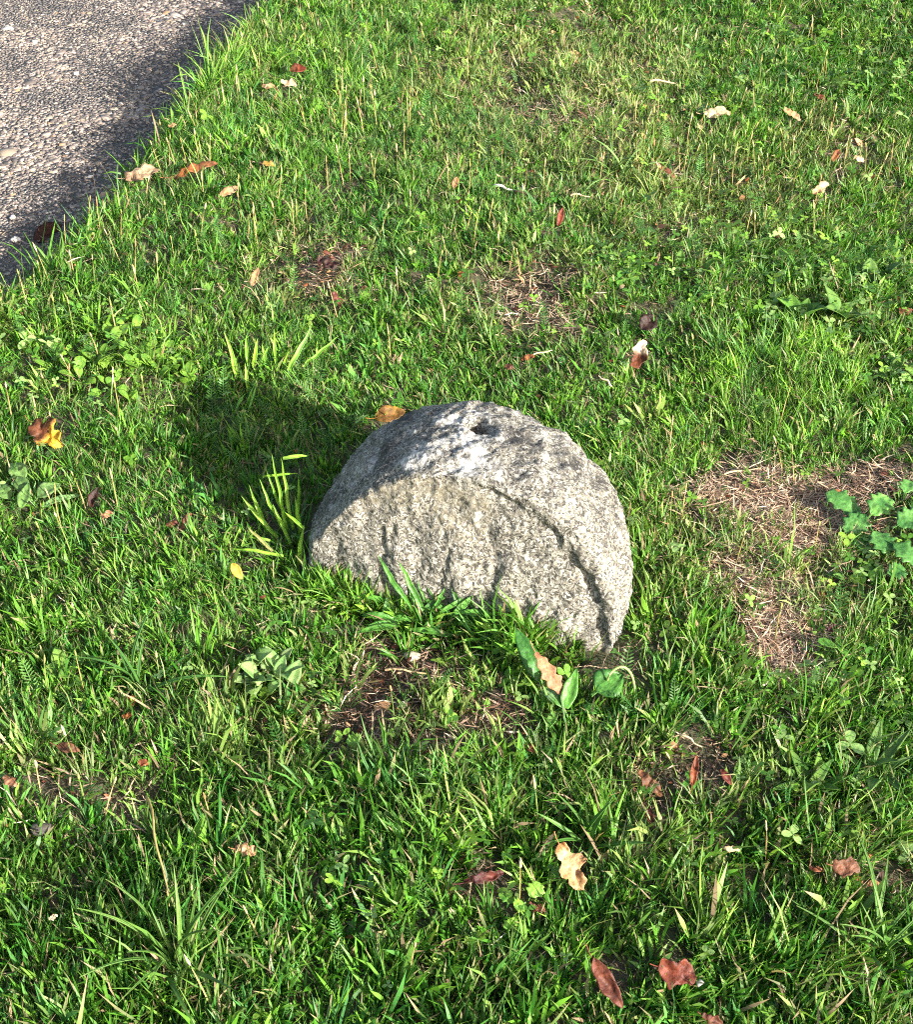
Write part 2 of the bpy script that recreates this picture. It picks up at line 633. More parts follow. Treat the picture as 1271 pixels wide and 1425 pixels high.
# uneven outline
lump = 1 + 0.024 * vn(ca * 1.7, sa * 1.7, seed=51) + 0.016 * vn(ca * 5, sa * 5, seed=52) + 0.006 * vn(ca * 14, sa * 14, seed=53)
lump = lump * (1 - 0.03 * np.exp(-((A - 1.62) / 0.3) ** 2))
ox, oz = ox * lump, oz * lump
LX = ox * Q * np.where(ca < 0, 1 - 0.05 * np.clip(DY / TH, 0, 1), 1.0) + 0.004 - 0.19 * DY
LZ = oz * Q
LY = DY + 0.19 * np.maximum(LZ, -0.1)
face = 1 - smooth(0.0, 0.011, DY)
front = 1 - smooth(0.0, 0.05, DY)
# slight dishing / swelling of the face and carved lines
rr = np.hypot((LX - 0.004) / W_, LZ / H_)
LY -= face * 0.012 * (1 - rr ** 2)
gr = rr - (0.86 + 0.012 * vn(LX, LZ, scale=30, seed=55) + 0.007 * vn(LX, LZ, scale=95, seed=54))
arc = np.exp(-(gr / (0.017 * (1 + 0.5 * vn(LX, LZ, scale=48, seed=50)))) ** 2) * smooth(-0.15, 0.06, LX) * np.clip(0.65 + 0.75 * vn(LX, LZ, scale=26, seed=56), 0.1, 1.3)
LY += face * 0.0042 * arc * (0.75 + 0.45 * smooth(0.06, 0.18, LX))
LY -= front * 0.0055 * smooth(0.0, 0.06, gr) * smooth(-0.12, 0.12, LX)
for gxp, top, lean, dep in ((-0.150, 0.085, -0.25, 0.002), (-0.102, 0.135, -0.12, 0.005), (-0.055, 0.09, -0.05, 0.003), (-0.012, 0.125, 0.0, 0.005), (0.056, 0.14, 0.04, 0.0055), (0.108, 0.10, 0.2, 0.003), (0.15, 0.09, 0.3, 0.003)):
    dx = LX - (gxp + lean * (LZ - 0.06) + 0.0018 * vn(LX * 0, LZ, scale=22, seed=57))
    g_ = np.exp(-(dx / 0.0055) ** 2) * smooth(top, top - 0.035, LZ) * (0.8 + 0.5 * vn(LX, LZ, scale=35, seed=58))
    LY += face * 0.6 * dep * np.clip(g_, 0, 1.3)
    LY -= face * 0.0045 * np.exp(-((dx - 0.024) / 0.016) ** 2) * smooth(top, top - 0.05, LZ)
# the drilled pit on top: centre in local x / depth
hx, hy = -0.010, 0.10
top = smooth(0.05, 0.15, LZ) * (1 - smooth(TH - 0.03, TH, DY))
dist = np.hypot((LX - hx) / 1.25, (LY - 0.19 * LZ - hy - 0.006 * vn(LX, LY, scale=60, seed=59)))
pit = np.exp(-(dist / 0.0145) ** 4) * smooth(0.02, 0.05, DY)
sh = np.exp(-(np.hypot(LX - hx + 0.005, LY - 0.19 * LZ - hy + 0.02) / 0.03) ** 2) * smooth(0.02, 0.05, DY)
LZ = LZ - top * (0.034 * pit + 0.006 * sh)
Pst = np.stack([LX, LY, LZ], -1)
# weathering along the normals
da = np.gradient(Pst, axis=1)
db = np.gradient(Pst, axis=0)
nr = np.cross(da, db)
nr /= np.linalg.norm(nr, axis=-1, keepdims=True) + 1e-9
# make the normal point outwards (towards -y on the face)
if nr[60, na // 2, 1] > 0:
    nr = -nr
lx, ly, lz = LX, LY, LZ
rim = smooth(0.004, 0.03, DY)
disp = 0.0055 * vn(lx, ly, lz, 16, 61) + 0.0032 * vn(lx, ly, lz, 45, 62) + 0.0017 * vn(lx, ly, lz, 120, 63) + 0.0010 * vn(lx, ly, lz, 260, 64)
disp += rim * (0.0025 * vn(lx, ly, lz, 70, 65) + 0.0012 * vn(lx, ly, lz, 330, 66))
Pst = Pst + nr * disp[..., None]
# lichen masks: R black crust plus darker pit and arc, G white crust, B ochre film
up = np.clip(nr[..., 2], 0, 1)
patch = fbm(lx, ly, lz, 22, 71, 4)
patch2 = fbm(lx, ly, lz, 40, 72, 4)
black = rim * (0.44) + 0.30 * patch * rim - 0.04 * smooth(0.12, 0.2, lx) * rim
black += 0.26 * (1 - rim) + 0.2 * patch * (1 - rim) + 0.3 * pit * top  # last term: darker inside the pit
black += face * 0.10 * arc  # slightly darker along the carved arc
white = 0.21 + 0.28 * patch2 + 0.09 * rim
for bx, by, bz, br, bp in ((0.0, 0.03, 0.235, 0.038, 0.22), (0.02, 0.015, 0.215, 0.026, 0.2), (-0.075, 0.03, 0.2, 0.03, 0.33), (-0.105, 0.02, 0.17, 0.02, 0.3), (0.03, 0.0, 0.17, 0.012, 0.3), (0.10, 0.05, 0.2, 0.03, 0.15), (-0.03, 0.12, 0.25, 0.04, 0.22), (0.2, 0.03, 0.05, 0.05, 0.12)):
    q_ = np.exp(-(((lx - bx) ** 2 + (ly - 0.19 * lz - by) ** 2 + (lz - bz) ** 2) / br ** 2))
    white = white + bp * q_
    black = black - 0.3 * bp * q_
ochre = (1 - 0.8 * smooth(0.03, 0.1, lx)) * 0.25 * face + 0.22 * (1 - smooth(0.03, 0.1, lx)) * face * smooth(0.10, 0.19, lz) * (1 - smooth(0.2, 0.22, lz)) + 0.22 * patch2
ochre += 0.45 * np.exp(-(np.hypot(lx - hx - 0.012, ly - 0.19 * lz - hy + 0.022) / 0.014) ** 2) * top
ochre += 0.42 * smooth(0.05, 0.012, lz + 0.018 * patch) * face        # soil splashed on the foot
mask = np.stack([np.clip(black, 0, 1), np.clip(white, 0, 1), np.clip(ochre, 0, 1)], -1)
ii, jj = np.meshgrid(np.arange(na - 1), np.arange(nb - 1))
b0 = (jj * na + ii).ravel()
sq = np.stack([b0, b0 + 1, b0 + na + 1, b0 + na], 1)
# close: centre strip between first and last angle stays underground
me = mesh_np('carved_stone', Pst.reshape(-1, 3), None, sq, mask.reshape(-1, 3), M_GRAN, attr='Lichen')
stone = link('carved_stone', me, label='half-buried rounded granite stone with carved flutes and lichen, set in the lawn', cat='stone')
stone.matrix_world = Matrix(((EX[0], EY[0], 0, ST_C[0]), (EX[1], EY[1], 0, ST_C[1]), (0, 0, 1, 0.0), (0, 0, 0, 1)))


def in_stone(x, y, m=0.0):
    dx, dy = x - ST_C[0], y - ST_C[1]
    a_, b_ = dx * EX[0] + dy * EX[1], dx * EY[0] + dy * EY[1]
    return (np.abs(a_ - 0.004 + 0.19 * np.clip(b_, 0, TH)) < W_ * 0.985 + m) & (b_ > -0.012 - m) & (b_ < TH + m)


def pebble(name, loc, size, col, label, cat='pebble', parent=None, seed=0, flat=0.6, mat=None):
    import bmesh
    bm = bmesh.new()
    bmesh.ops.create_icosphere(bm, subdivisions=3, radius=1.0)
    v = np.array([p.co[:] for p in bm.verts])
    f = np.array([[q.index for q in p.verts] for p in bm.faces])
    bm.free()
    r = 1 + 0.28 * vn(v[:, 0], v[:, 1], v[:, 2], 1.3, seed) + 0.12 * vn(v[:, 0], v[:, 1], v[:, 2], 3.5, seed + 1)
    v = v * r[:, None] * np.array(size)
    cc = np.array(col) * (1 + 0.25 * vn(v[:, 0], v[:, 1], v[:, 2], 300, seed + 2))[:, None]
    me = mesh_np(name, v, f, None, cc, mat or M_CHIP)
    o = link(name, me, parent, loc, None, label, cat)
    return o


# a pale grain stuck in the pit
pw = ST_C + EX * (hx + 0.0) + EY * (hy + 0.19 * 0.215 + 0.004)
pebble('pebble', (pw[0] - 0.002, pw[1] - 0.004, 0.212), (0.006, 0.005, 0.007), lin(150, 150, 140), 'pale angular pebble lodged in the pit on top of the stone', seed=5)

LG = 'fallen leaves lying on the lawn'
CREAM, BEIGE, TAN, OR, RUST, RED, BROWN, DKB, YEL, MAROON = lin(226, 196, 160), lin(196, 166, 136), lin(186, 140, 96), lin(176, 104, 50), lin(138, 72, 42), lin(120, 50, 34), lin(112, 72, 48), lin(66, 40, 32), lin(206, 164, 44), lin(88, 40, 40)
# u, v, du, dv, width px, tau deg, lift, kind, colour A, colour B, cup, crumple, label
FALL = [
    (764, 937, 36, -58, 36, 42, .055, 'oak', lin(206, 146, 108), lin(186, 124, 88), .12, .03, 'salmon-tan oak leaf propped upright among plantain leaves before the stone'),
    (66, 606, 44, -34, 46, 38, .03, 'maple', RUST, lin(120, 74, 44), .5, .3, 'crumpled rusty maple leaf with a yellow patch at the lawn edge below the path'),
    (543, 578, 44, 8, 24, 30, .03, 'oval', lin(186, 142, 44), lin(150, 104, 42), .4, .14, 'ochre yellow leaf right behind the upper edge of the stone'),
    (890, 493, 14, 40, 26, 45, .03, 'scrap', RUST, lin(126, 66, 34), .5, .16, 'curled leaf with cream top and rust bottom standing in the grass'),
    (903, 450, 20, 20, 26, 30, .02, 'oval', lin(84, 52, 44), lin(66, 42, 36), .5, .2, 'dark brown leaf just above the cream and rust curled leaf'),
    (198, 243, 46, 10, 24, 35, .025, 'scrap', BEIGE, lin(176, 138, 112), .3, .3, 'crumpled beige leaf at the edge of the path'),
    (272, 238, 62, 16, 20, 32, .025, 'oak', OR, lin(158, 100, 62), .35, .2, 'long orange-brown leaf beside the beige crumpled leaf near the path'),
    (319, 267, 26, 12, 13, 35, .025, 'oval', CREAM * 0.85, TAN, .3, .1, 'small tan leaf below the long orange-brown leaf near the path'),
    (374, 229, 16, -4, 9, 30, .03, 'scrap', TAN, YEL * 0.8, .3, .1, 'tiny yellowish leaf scrap to the side of the long orange-brown leaf'),
    (415, 97, 24, 2, 13, 30, .03, 'oval', lin(150, 62, 36), RUST, .4, .15, 'red-brown leaf highest up the lawn beside the path'),
    (402, 117, 22, -5, 12, 35, .03, 'scrap', CREAM, BEIGE, .3, .2, 'small cream leaf under the highest red-brown leaf near the path'),
    (374, 121, 20, -2, 9, 35, .025, 'scrap', BEIGE, TAN, .3, .2, 'narrow beige leaf next to the small cream leaf near the path'),
    (998, 158, 38, 2, 16, 35, .03, 'scrap', CREAM, lin(206, 170, 130), .4, .3, 'pale cream crumpled leaf far up the lawn'),
    (1103, 160, 24, -12, 11, 35, .025, 'scrap', TAN, BEIGE, .3, .2, 'tan leaf flake a little beyond the pale cream crumpled leaf'),
    (1143, 262, 22, 14, 15, 40, .03, 'scrap', CREAM, lin(206, 158, 120), .5, .2, 'cream leaf mottled with darker tan standing in the lawn at the upper right'),  # second colour mottles the cream with tan
    (1164, 216, 12, 16, 10, 35, .03, 'oval', OR, RUST, .4, .15, 'small orange leaf above the cream leaf at the upper right'),
    (1196, 222, 14, -4, 9, 30, .02, 'scrap', TAN, CREAM, .3, .2, 'small pale scrap of leaf on the dry spot at the upper right'),
    (1142, 136, 16, -8, 8, 30, .02, 'scrap', RUST, OR, .4, .2, 'tiny rust leaf topmost at the upper right of the lawn'),
    (780, 302, 8, 26, 10, 50, .03, 'oval', lin(150, 60, 34), RUST, .7, .1, 'thin red-brown leaf standing on edge in the middle of the upper lawn'),
    (634, 254, 5, 16, 10, 45, .03, 'oval', TAN, lin(176, 124, 88), .5, .05, 'small tan leaf standing upright in the upper lawn'),
    (456, 368, 26, -14, 18, 30, .018, 'maple', MAROON, DKB, .4, .3, 'dark maroon shrivelled leaf on the thin turf above the stone shadow'),
    (470, 418, 12, -20, 12, 35, .018, 'scrap', lin(140, 74, 64), MAROON, .4, .2, 'reddish leaf scrap just below the dark maroon shrivelled leaf'),
    (355, 386, 8, 26, 11, 35, .025, 'oval', lin(190, 152, 122), TAN, .4, .15, 'narrow pinkish-tan leaf between the maroon leaf and the path'),
    (67, 325, 36, 24, 24, 28, .03, 'oval', lin(104, 48, 34), DKB, .6, .2, 'dark red-brown curled leaf lying where the grass meets the path'),
    (95, 1041, 34, -8, 14, 25, .03, 'oval', lin(168, 104, 64), BROWN, .4, .12, 'orange-brown oval leaf in the lower lawn at the left'),
    (200, 1061, 14, -4, 12, 30, .02, 'scrap', lin(176, 88, 54), RUST, .3, .2, 'small rust leaf beside the dark hole in the lower left turf'),
    (178, 996, 16, 4, 8, 30, .02, 'scrap', lin(196, 104, 50), OR, .3, .2, 'small bright orange leaf fragment above the oval orange-brown leaf'),
    (342, 1183, 32, -4, 22, 30, .02, 'maple', lin(206, 152, 122), TAN, .3, .3, 'pinkish crumpled leaf alone in the lower left lawn'),
    (796, 1206, 34, -62, 46, 38, .03, 'maple', lin(226, 184, 138), lin(186, 128, 76), .4, .26, 'large cream and orange crumpled leaf in the lower middle of the lawn'),
    (674, 1221, 56, 14, 24, 32, .015, 'oak', lin(124, 56, 44), MAROON, .5, .2, 'dark red leaf sunk in the turf near the large cream leaf'),
    (748, 1264, 24, -10, 14, 25, .015, 'scrap', lin(156, 88, 66), RUST, .3, .2, 'rust scrap of leaf under the round lobed cranesbill leaves'),
    (845, 1368, 40, -68, 26, 40, .03, 'oval', lin(142, 72, 46), lin(116, 56, 38), .5, .12, 'long brown leaf standing on its side at the bottom of the lawn'),
    (943, 1352, 52, -14, 44, 45, .03, 'scrap', lin(150, 68, 42), lin(126, 54, 36), .35, .18, 'red-brown folded leaf next to the white pebble at the bottom'),
    (1178, 1207, 38, -6, 30, 35, .03, 'scrap', lin(166, 112, 84), lin(146, 92, 66), .3, .2, 'light brown leaf lying flat at the lower right'),
    (1137, 1209, 20, -4, 10, 30, .02, 'scrap', RUST, OR, .3, .2, 'narrow rust leaf scrap beside the light brown flat leaf'),
    (330, 795, 16, -22, 15, 40, .03, 'oval', lin(214, 186, 52), YEL, .3, .05, 'bright yellow oval leaf to the left of the stone foot'),
    (131, 692, 8, 30, 14, 35, .025, 'oval', DKB, lin(94, 52, 40), .6, .2, 'dark brown curled leaf below the crumpled rusty maple leaf'),
    (149, 716, 16, 6, 11, 30, .02, 'scrap', lin(190, 130, 100), TAN, .3, .2, 'pinkish leaf scrap beside the dark brown curled leaf'),
    (258, 727, 12, 28, 12, 35, .02, 'scrap', lin(150, 92, 62), BROWN, .4, .2, 'brown shrivelled leaf at the border of the stone shadow'),
    (240, 729, 18, 4, 9, 30, .02, 'scrap', lin(128, 74, 54), RUST, .3, .2, 'rusty leaf flake touching the brown shrivelled leaf'),
    (905, 1090, 30, -34, 18, 25, .015, 'scrap', lin(160, 100, 60), BROWN, .3, .25, 'ochre brown torn leaf sunk in the gap before the stone'),
    (966, 1072, 8, 44, 12, 35, .02, 'oval', lin(168, 82, 42), RUST, .6, .1, 'narrow orange leaf standing in the dark gap in the lower right turf'),
    (1011, 1081, 14, -22, 12, 30, .02, 'oval', lin(142, 70, 54), RED, .5, .1, 'small red leaf beside the narrow orange leaf in the gap'),
    (904, 1136, 12, -40, 12, 30, .02, 'oval', lin(112, 52, 42), RED, .5, .15, 'thin dark red leaf below the ochre brown torn leaf'),
    (993, 1419, 30, -14, 16, 35, .03, 'scrap', RUST, lin(112, 60, 40), .4, .2, 'brown leaf cut by the bottom edge of the picture'),
    (1160, 874, 18, 8, 11, 30, .02, 'oval', lin(112, 48, 70), MAROON, .4, .15, 'small purple leaf beside the lower dry patch at the right'),
    (1146, 829, 14, -8, 11, 30, .015, 'scrap', lin(150, 66, 44), RUST, .3, .2, 'small red-brown leaf between the two dry patches'),
    (735, 498, 18, 4, 10, 30, .02, 'scrap', lin(160, 92, 52), OR, .3, .2, 'small orange-brown leaf on the thin turf above the stone'),
    (709, 511, 14, -3, 9, 30, .02, 'scrap', lin(130, 74, 62), BROWN, .3, .2, 'small dull brown leaf on the thin turf above the stone'),
    (601, 1049, 44, -14, 16, 20, .006, 'scrap', lin(140, 88, 58), BROWN, .3, .2, 'flat brown leaf on the bare earth in front of the stone'),
    (735, 1040, 24, -16, 16, 22, .006, 'scrap', lin(150, 88, 66), RUST, .3, .25, 'rust leaf lying in the earth below the plantain'),
    (14, 1087, 20, -14, 13, 30, .02, 'scrap', lin(186, 128, 100), BROWN, .3, .2, 'pinkish brown leaf scrap at the left edge of the lower lawn'),
    (74, 1276, 12, 6, 9, 35, .025, 'scrap', CREAM, lin(236, 220, 200), .3, .2, 'tiny whitish leaf flake in the bottom left grass'),
    (1018, 1181, 24, -5, 9, 30, .02, 'scrap', lin(220, 190, 150), TAN, .3, .2, 'pale tan leaf strip in the grass near the light brown flat leaf'),
    (927, 238, 26, -20, 9, 30, .02, 'scrap', lin(160, 92, 66), TAN, .3, .15, 'reddish strip of leaf among seed stalks in the upper right lawn'),
    (240, 175, 10, 4, 7, 30, .035, 'scrap', TAN, BEIGE, .3, .2, 'tiny tan flake in the grass fringe along the path'),
]

# things that stand in the turf keep the grass off their own footing: u, v, radius px, strength
SPOTS = [(f[0], f[1] + 6, 0.42 * max(math.hypot(f[2], f[3]), f[4]) + 5, 0.9) for f in FALL]
SPOTS += [(150, 470, 45, .5), (205, 505, 45, .55), (245, 525, 35, .5), (110, 525, 40, .4), (170, 555, 38, .4), (372, 952, 42, .8), (432, 972, 26, .8), (795, 965, 52, .8), (735, 910, 26, .8),
          (1105, 455, 30, .7), (1165, 455, 34, .7), (1255, 535, 42, .7), (1215, 400, 34, .6), (940, 390, 44, .5), (1205, 715, 60, .75), (1245, 770, 50, .65), (40, 685, 45, .55), (390, 730, 34, .7), (595, 850, 75, .6),
          (490, 838, 40, .7), (722, 958, 26, .7), (800, 880, 34, .6), (728, 1255, 34, .7), (490, 1032, 20, .8), (1215, 1085, 34, .6), (1130, 1110, 34, .6), (105, 945, 26, .6), (1190, 800, 38, .6)]
SPOTS = [(ground_at(u_, v_)[0], ground_at(u_, v_)[1], r_ * ground_at(u_, v_)[2] / FPX, p_) for u_, v_, r_, p_ in SPOTS]


def spot_keep(x, y):
    k = np.ones_like(x)
    for sx, sy, sr, sp in SPOTS:
        k = np.minimum(k, 1 - sp * (np.hypot(x - sx, (y - sy) * 0.8) < sr))
    return k


# ------------------------------------------------------------------ turf maps
BARE = [  # where the lawn is thin: u, v, ru, rv, strength
    (1075, 690, 125, 48, 1.2), (1125, 740, 85, 60, 1.2), (1010, 690, 70, 25, 0.85), (1040, 790, 70, 40, 0.55), (1030, 830, 50, 30, 0.6), (1085, 890, 62, 75, 1.2), (1115, 930, 45, 45, 1.1),
    (1230, 665, 70, 25, 0.9), (1090, 1010, 35, 22, 0.8), (960, 1072, 60, 48, 1.0), (905, 1110, 36, 55, 0.9),
    (560, 935, 90, 62, 1.15), (540, 1005, 95, 48, 1.05), (680, 1000, 75, 36, 1.05), (590, 1045, 60, 25, 0.6), (480, 900, 40, 35, 0.6), (720, 1030, 35, 18, 0.8),
    (750, 430, 70, 52, 0.95), (690, 405, 65, 22, 0.9), (440, 375, 65, 42, 0.8), (365, 390, 25, 30, 0.4), (820, 500, 40, 30, 0.4),
    (160, 1130, 60, 36, 1.1), (60, 1110, 60, 36, 0.9), (200, 1060, 25, 20, 0.6), (260, 1330, 60, 25, 0.35), (655, 1240, 60, 32, 0.95), (470, 1225, 50, 30, 0.7), (690, 1310, 30, 25, 0.4),
    (1240, 1235, 40, 40, 0.6), (1240, 1380, 40, 30, 0.5), (980, 1200, 60, 25, 0.35), (260, 725, 40, 20, 0.6), (150, 700, 30, 30, 0.4), (1165, 640, 40, 15, 0.6),
    (730, 130, 70, 60, 0.45), (770, 170, 60, 20, 0.5), (880, 180, 40, 20, 0.45), (960, 325, 60, 35, 0.45), (1180, 195, 40, 18, 0.65), (790, 40, 60, 20, 0.5), (1010, 50, 50, 20, 0.4),
    (310, 300, 40, 15, 0.4), (920, 870, 20, 30, 0.4), (852, 935, 52, 34, 1.3),
]
TALL = [(1080, 545, 130, 70, 0.8), (250, 1340, 140, 70, 0.5), (430, 90, 110, 80, 0.3), (150, 420, 130, 70, 0.45), (110, 600, 120, 90, 0.25), (300, 170, 40, 120, 0.5), (590, 1180, 80, 40, 0.4), (860, 1150, 90, 60, 0.4), (1100, 1350, 140, 60, 0.4), (350, 480, 90, 30, 0.5), (700, 300, 60, 40, 0.25)]
LUSH = [(1080, 545, 150, 85, 1.0), (150, 480, 170, 80, 0.9), (540, 860, 120, 50, 0.8), (130, 900, 150, 140, 0.5), (960, 940, 90, 70, 0.7), (430, 480, 150, 60, 0.6), (400, 100, 110, 100, 0.5), (590, 1190, 80, 60, 0.6), (760, 880, 60, 40, 0.7)]
DRYM = [(800, 130, 210, 130, 0.75), (930, 270, 220, 90, 0.65), (740, 420, 110, 60, 0.7), (430, 380, 90, 60, 0.6), (1060, 780, 170, 130, 0.6), (560, 980, 160, 80, 0.6), (960, 1090, 120, 60, 0.5), (1180, 210, 100, 50, 0.6), (340, 1000, 100, 100, 0.35), (1000, 1210, 200, 80, 0.3), (120, 1120, 120, 60, 0.4)]


def maps(x, y):
    n1 = fbm(x, y, None, 6.0, 81, 3)
    n2 = fbm(x, y, None, 2.2, 82, 3)
    n3 = fbm(x, y, None, 16.0, 83, 2)
    n4 = fbm(x, y, None, 42.0, 84, 2)
    bare = np.clip(blobs(x, y, BARE) * (1.0 + 0.7 * n3 + 0.7 * n4) + np.clip(0.45 * n3 + 0.35 * n1 - 0.2, 0, 0.45), 0, 1)
    tall = np.clip(blobs(x, y, TALL) + 0.35 * n1, -0.3, 1)
    lush = np.clip(blobs(x, y, LUSH) + 0.35 * n2 + 0.25 * n1, -0.4, 1)
    dry = np.clip(blobs(x, y, DRYM) + 0.3 * n1 + 0.15 * n3, 0, 1)
    return bare, tall, lush, dry


def frame_zone(x, y, m=0.06):
    u, v = project(x, y)
    return (u > -1271 * m) & (u < 1271 * (1 + m)) & (v > -1425 * m * 0.9) & (v < 1425 * (1 + m))


def lawn_points(n, x0, x1, y0, y1, inside=True, margin=0.005):
    x = rng.uniform(x0, x1, n)
    y = rng.uniform(y0, y1, n)
    z = frame_zone(x, y)
    ok = (z if inside else ~z) & ~in_stone(x, y, margin)
    d = edge_dist(x, y)
    ok &= (d > -0.012) | (d < -2.72)
    return x[ok], y[ok]


G_DEEP, G_MID, G_LIME, G_PALE, G_BLUE = lin(46, 97, 25), lin(82, 139, 42), lin(120, 168, 58), lin(154, 168, 102), lin(74, 131, 68)
D_TAN, D_PINK, D_BRN, D_DARK = lin(176, 154, 124), lin(160, 132, 112), lin(108, 80, 62), lin(60, 45, 36)


def grass_colour(lush, dry, n):
    """per-tuft colour of living grass"""
    r = rng.uniform(0, 1, n)
    k = np.clip(0.33 + 0.36 * lush + 0.32 * rng.normal(0, 1, n), 0, 1)[:, None]
    c = G_DEEP * (1 - k) ** 2 + G_MID * 2 * k * (1 - k) * 0.95 + G_LIME * k ** 2
    bl = (rng.uniform(0, 1, n) < 0.16)[:, None]
    c = np.where(bl, c * 0.4 + G_BLUE * 0.6, c)
    p = np.clip(dry * 0.75 + 0.25 * rng.normal(0, 1, n) - 0.05, 0, 0.85)[:, None]
    return c * (1 - p) + G_PALE * p * 0.85


def tufts(px, py, nbl, lenk, widk, thin=False, S=4, keep_bare=True, upright=0.0, soft=1.0):
    bare, tall, lush, dry = maps(px, py)
    if keep_bare:
        ok = (rng.uniform(0, 1, len(px)) > bare * (0.55 + 0.5 * soft) + (1 - soft) * 0.5 * smooth(0.6, 0.9, bare)) & (rng.uniform(0, 1, len(px)) < 1 - soft * (1 - spot_keep(px, py)))
        px, py, bare, tall, lush, dry = [q[ok] for q in (px, py, bare, tall, lush, dry)]
    m = len(px)
    cnt = np.maximum(3, rng.poisson(nbl, m))
    idx = np.repeat(np.arange(m), cnt)
    n = len(idx)
    tsize = np.exp(rng.normal(0, 0.28, m))
    tl = lenk * (1 + 0.75 * tall) * tsize
    rad = 0.009 * tsize
    fa = rng.uniform(0, 2 * np.pi, n)
    fr = np.sqrt(rng.uniform(0, 1, n))
    bx = px[idx] + np.cos(fa) * fr * rad[idx]
    by = py[idx] + np.sin(fa) * fr * rad[idx]
    bz = ground_h(bx, by) - 0.003
    # common drift of the sward, plus each tuft's own lean, plus outward spread
    lean_a = 3.0 * vn(px, py, scale=1.8, seed=91) + rng.normal(0, 1.1, m)
    lean_m = np.abs(rng.normal(0.28, 0.22, m)) * (1 - upright)
    vx = np.cos(lean_a[idx]) * lean_m[idx] + np.cos(fa) * (0.12 + 0.62 * fr) * rng.uniform(0.3, 1.25, n)
    vy = np.sin(lean_a[idx]) * lean_m[idx] + np.sin(fa) * (0.12 + 0.62 * fr) * rng.uniform(0.3, 1.25, n)
    az = np.arctan2(vy, vx) + rng.normal(0, 0.25, n)
    tilt = np.clip(np.hypot(vx, vy) * 0.85, 0.02, 1.3)
    bend = np.abs(rng.normal(0.55, 0.6, n))
    L = tl[idx] * np.clip(rng.normal(1.0, 0.27, n), 0.35, 1.7)
    wk = widk * np.exp(rng.normal(0, 0.3, m))[idx] * rng.uniform(0.75, 1.25, n)
    coarse = np.clip(smooth(1.75, 1.05, py) + 0.5 * fbm(px, py, None, 2.6, 95, 2), 0, 1)[idx]   # coarser sward towards the lower lawn
    wk = wk * (1 - 0.3 * np.clip(tall[idx], 0, 1)) * (1 + 0.45 * coarse)
    L = L * (1 + 0.25 * coarse)
    # different grasses side by side: fine fescue, ordinary blades, broad meadow grass
    sp = rng.uniform(0, 1, m) + 0.25 * vn(px, py, scale=9, seed=97)
    fine, broad = sp < 0.27, sp > 0.86
    wk = wk * np.where(fine, 0.55, np.where(broad, 1.45, 1.0))[idx]
    L = L * np.where(fine, 1.12, np.where(broad, 0.85, 1.0))[idx]
    tc_ = grass_colour(lush, dry, m)
    tc_ = np.where(fine[:, None], tc_ * np.array([0.85, 0.9, 1.05]), np.where(broad[:, None], tc_ * np.array([1.12, 1.08, 1.05]), tc_))
    c = tc_[idx] * np.exp(rng.normal(0, 0.2, (n, 1)))
    # single dead blades
    dd = rng.uniform(0, 1, n) < (0.042 + 0.12 * dry[idx])
    c[dd] = (D_TAN * 0.8 + 0 * c[dd]) * rng.uniform(0.55, 1.1, (dd.sum(), 1))
    tip = c * np.array([1.12, 1.04, 0.95])
    yel = rng.uniform(0, 1, n) < 0.14
    tip[yel] = D_TAN * 0.75
    return blades(np.stack([bx, by, bz], 1), az, tilt, bend, rng.normal(0, 0.75, n), L, wk, rng.normal(0, 0.9, n), c, S, 'blade', tip)


# main sward in and just around the view, then a thinner one beyond
lawn = Bag()
x, y = lawn_points(int(5.2 * 4.2 * 3000), -2.3, 2.9, 0.55, 4.75)
v, q, t, c = tufts(x, y, 13, 0.0242, 0.0025, S=3)
lawn.add(v, q, t, c)
print('main blades', len(t), 'tufts', len(x))
x, y = lawn_points(int(5.2 * 4.2 * 3200), -2.3, 2.9, 0.55, 4.75)
v, q, t, c = tufts(x, y, 10, 0.0155, 0.0026, S=2, soft=0.5)
lawn.add(v, q, t, c)
print('under blades', len(t))
x, y = lawn_points(int(2.6 * 1.3 * 1500), -1.3, 1.3, 0.7, 2.0)
v, q, t, c = tufts(x, y, 12, 0.024, 0.0025, S=3)
lawn.add(v, q, t, c)
x, y = lawn_points(int(7 * 6.2 * 1500), -3.3, 3.7, 0.0, 6.2, inside=False)
ok = frame_zone(x, y, 0.55)
v, q, t, c = tufts(x[ok], y[ok], 6, 0.034, 0.0058, S=2)
lawn.add(v, q, t, c)
print('ring blades', len(t))
x, y = lawn_points(int(10 * 10 * 330), -5, 5, -1.5, 8.5, inside=False)
ok = ~frame_zone(x, y, 0.55)
v, q, t, c = tufts(x[ok], y[ok], 6, 0.045, 0.0105, S=2)
lawn.add(v, q, t, c)
print('outer blades', len(t))
# fringe hanging over the path
s = rng.uniform(-0.8, 2.6, 900)
d = rng.normal(-0.003, 0.024, 900)
x, y = EA[0] + ED[0] * s + EN[0] * d, EA[1] + ED[1] * s + EN[1] * d
v, q, t, c = tufts(x, y, 9, 0.045, 0.0031, S=4, keep_bare=False)
lawn.add(v, q, t, c)

